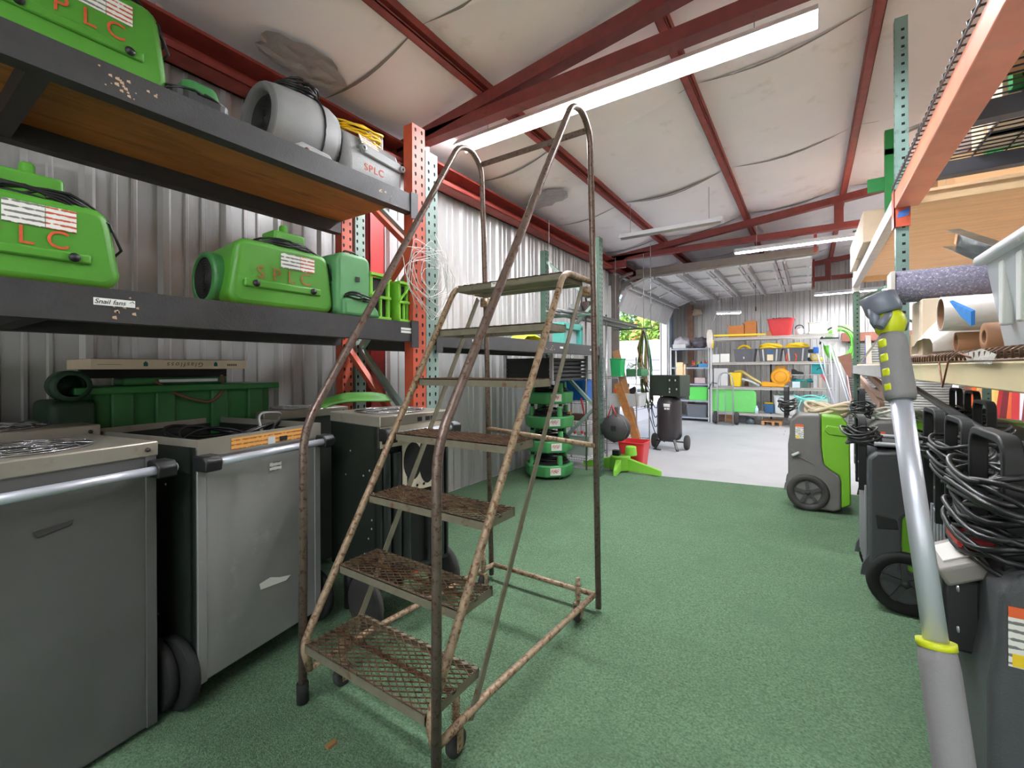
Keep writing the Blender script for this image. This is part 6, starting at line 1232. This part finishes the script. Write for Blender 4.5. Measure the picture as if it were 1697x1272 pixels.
carton((.75, 4.9, 1.371), (1.3, 5.6, 1.62), mat('dusty_brown_box', (150, 120, 84), .8, var=.1), 'dusty brown carton on the far low shelf behind the pole head'); carton((.9, 3.0, .001), (1.3, 3.3, .01), CARD, 'x') if 0 else None
# ================================================================ TELESCOPIC POLE (near)
P = thing('telescopic_pole', 'telescopic pole with grey grip and lime swivel head leaning close to the viewer', 'pole', (0, 0, .012))
top = at(1477, 553, k=.81); bot = at(1571, 1201, k=.66); d = (bot-top).normalized(); foot = top+d*((top.z-.012)/-d.z); P.location = foot; P.matrix_basis = Matrix.Translation(foot)
side = d.cross(Vector((fwd.x, fwd.y, 0))).normalized(); dep_ = d.cross(side).normalized()
if side.dot(rgt) < 0: side = -side
GRP = mat('grey_foam_grip', (132, 130, 132), .8, bump=.15, bscale=300); LIM = mat('lime_yellow_plastic', (206, 214, 40), .35); SLG = mat('slate_plastic_head', (112, 118, 132), .4)
L0 = 0.0; at_ = lambda s: top+d*s
pxl = lambda y: (y-553)/(1201-553)*(bot-top).length
g1 = pxl(682); MB().tube([at_(-.0), at_(.012), at_(.03), at_(g1*.5), at_(g1-.01), at_(g1)], [.017, .021, .0215, .022, .023, .021], 24).build('upper_grip', GRP, P)
for q in range(4):
    s0 = at_(g1*(.165+.222*q)); M = Matrix((side, d, -dep_)).transposed(); o_ = MB()
    vdir = (Vector((0, 0, CAMH))-s0).normalized(); vdir = (vdir-d*vdir.dot(d)).normalized(); sd2 = d.cross(vdir).normalized(); sd2 = sd2 if sd2.dot(rgt) > 0 else -sd2
    cdir = (vdir*.72-sd2*.70).normalized(); c0 = s0+cdir*.0175; tdir = d.cross(cdir).normalized(); Mx = Matrix((tdir, d, cdir)).transposed()
    o_.box(c0, (.017, .018, .011), Mx); o_.build('grip_insert', LIM, P, bevel=.005, seg=3)
MB().tube([at_(g1-.005), at_(pxl(1088))], .0155, 24).build('tube', ALU, P)
g2_ = pxl(1086); MB().tube([at_(g2_-.004), at_(g2_+.006)], .0245, 24).build('collar', LIM, P); MB().tube([at_(g2_), at_(g2_+.03), at_((foot-top).length-.02), foot], [.0225, .0245, .025, .024], 24).build('lower_grip', GRP, P)
hc = at_(-.021); mb = MB(); mb.lathe([(.0, -.0285), (.012, -.026), (.0205, -.017), (.0245, 0), (.0215, .014), (.013, .024), (0, .026)], hc, 'Z', 24); mb.build('swivel_ball', LIM, P)
tipd = (-d*.9-side*.28).normalized(); hcap = hc+tipd*.030
MB().tube([hcap-tipd*.012, hcap-tipd*.006, hcap+tipd*.024, hcap+tipd*.026], [.0245, .0275, .0275, .024], 24).build('socket_cap', SLG, P)
for s in (-1, 1):
    a = hc+side*s*.026; MB().tube([a+d*.010-side*s*.004, a, hcap-tipd*.004+side*s*.021], [.007, .0085, .008], 10).build('fork_arm', SLG, P)
vd = (Vector((0, 0, CAMH))-hc).normalized()
MB().tube([hc+vd*.022-side*.021+d*.010, hc+vd*.026-side*.007-d*.008, hc+vd*.017+side*.01-d*.024], [.008, .0065, .0055], 8).build('lever', SLG, P)
MB().tube([hc+vd*.029-side*.021+d*.010, hc+vd*.033-side*.021+d*.010], .0035, 10).build('rivet', BLK, P)
# ================================================================ CEILING PATCHES, DEBRIS
def patch(px, py, a, b, lab, seed):
    r = at(px, py, k=1)-Vector((0, 0, CAMH)); tt = (zc(0)-.03-CAMH)/(r.z-SL*r.x); c = Vector((0, 0, CAMH))+r*tt; R = random.Random(seed); mb = MB(); n = 22
    rim_ = [(1+.35*noise.noise(Vector((math.cos(2*PI*i/n)*2, math.sin(2*PI*i/n)*2, seed)))) for i in range(n)]
    def f(u, v):
        i = u*n; r0_ = rim_[int(i) % n]; th = 2*PI*u; x = c.x+a*v*r0_*math.cos(th); y = c.y+b*v*r0_*math.sin(th)
        return (x, y, zc(x)-.075-.012*noise.noise(Vector((x*14, y*14, seed)))-.01*v)
    mb.grid(f, n, 8, sm=False); tag(mb.build('ceiling_patch', SPECK), lab, 'patch')
patch(505, 92, .16, .30, 'crumpled silver tape patch on the ceiling above the grey barrel fan', 3); patch(905, 322, .3, .22, 'torn silver tape patch on the ceiling above the ladder platform', 8)
tag(MB().bb((-1.42, .93, .013), (-1.40, .965, .022)).build('wood_chip', mat('brown_chip', (140, 104, 62), .8)), 'tiny brown wood chip on the carpet near the ladder foot', 'debris')
tag(MB().tube([(-.42, 2.9, .016), (-.38, 2.93, .018), (-.36, 2.9, .016)], .004, 5).build('plastic_scrap', WHT), 'tiny white scrap on the carpet right of the ladder', 'debris') if 0 else None
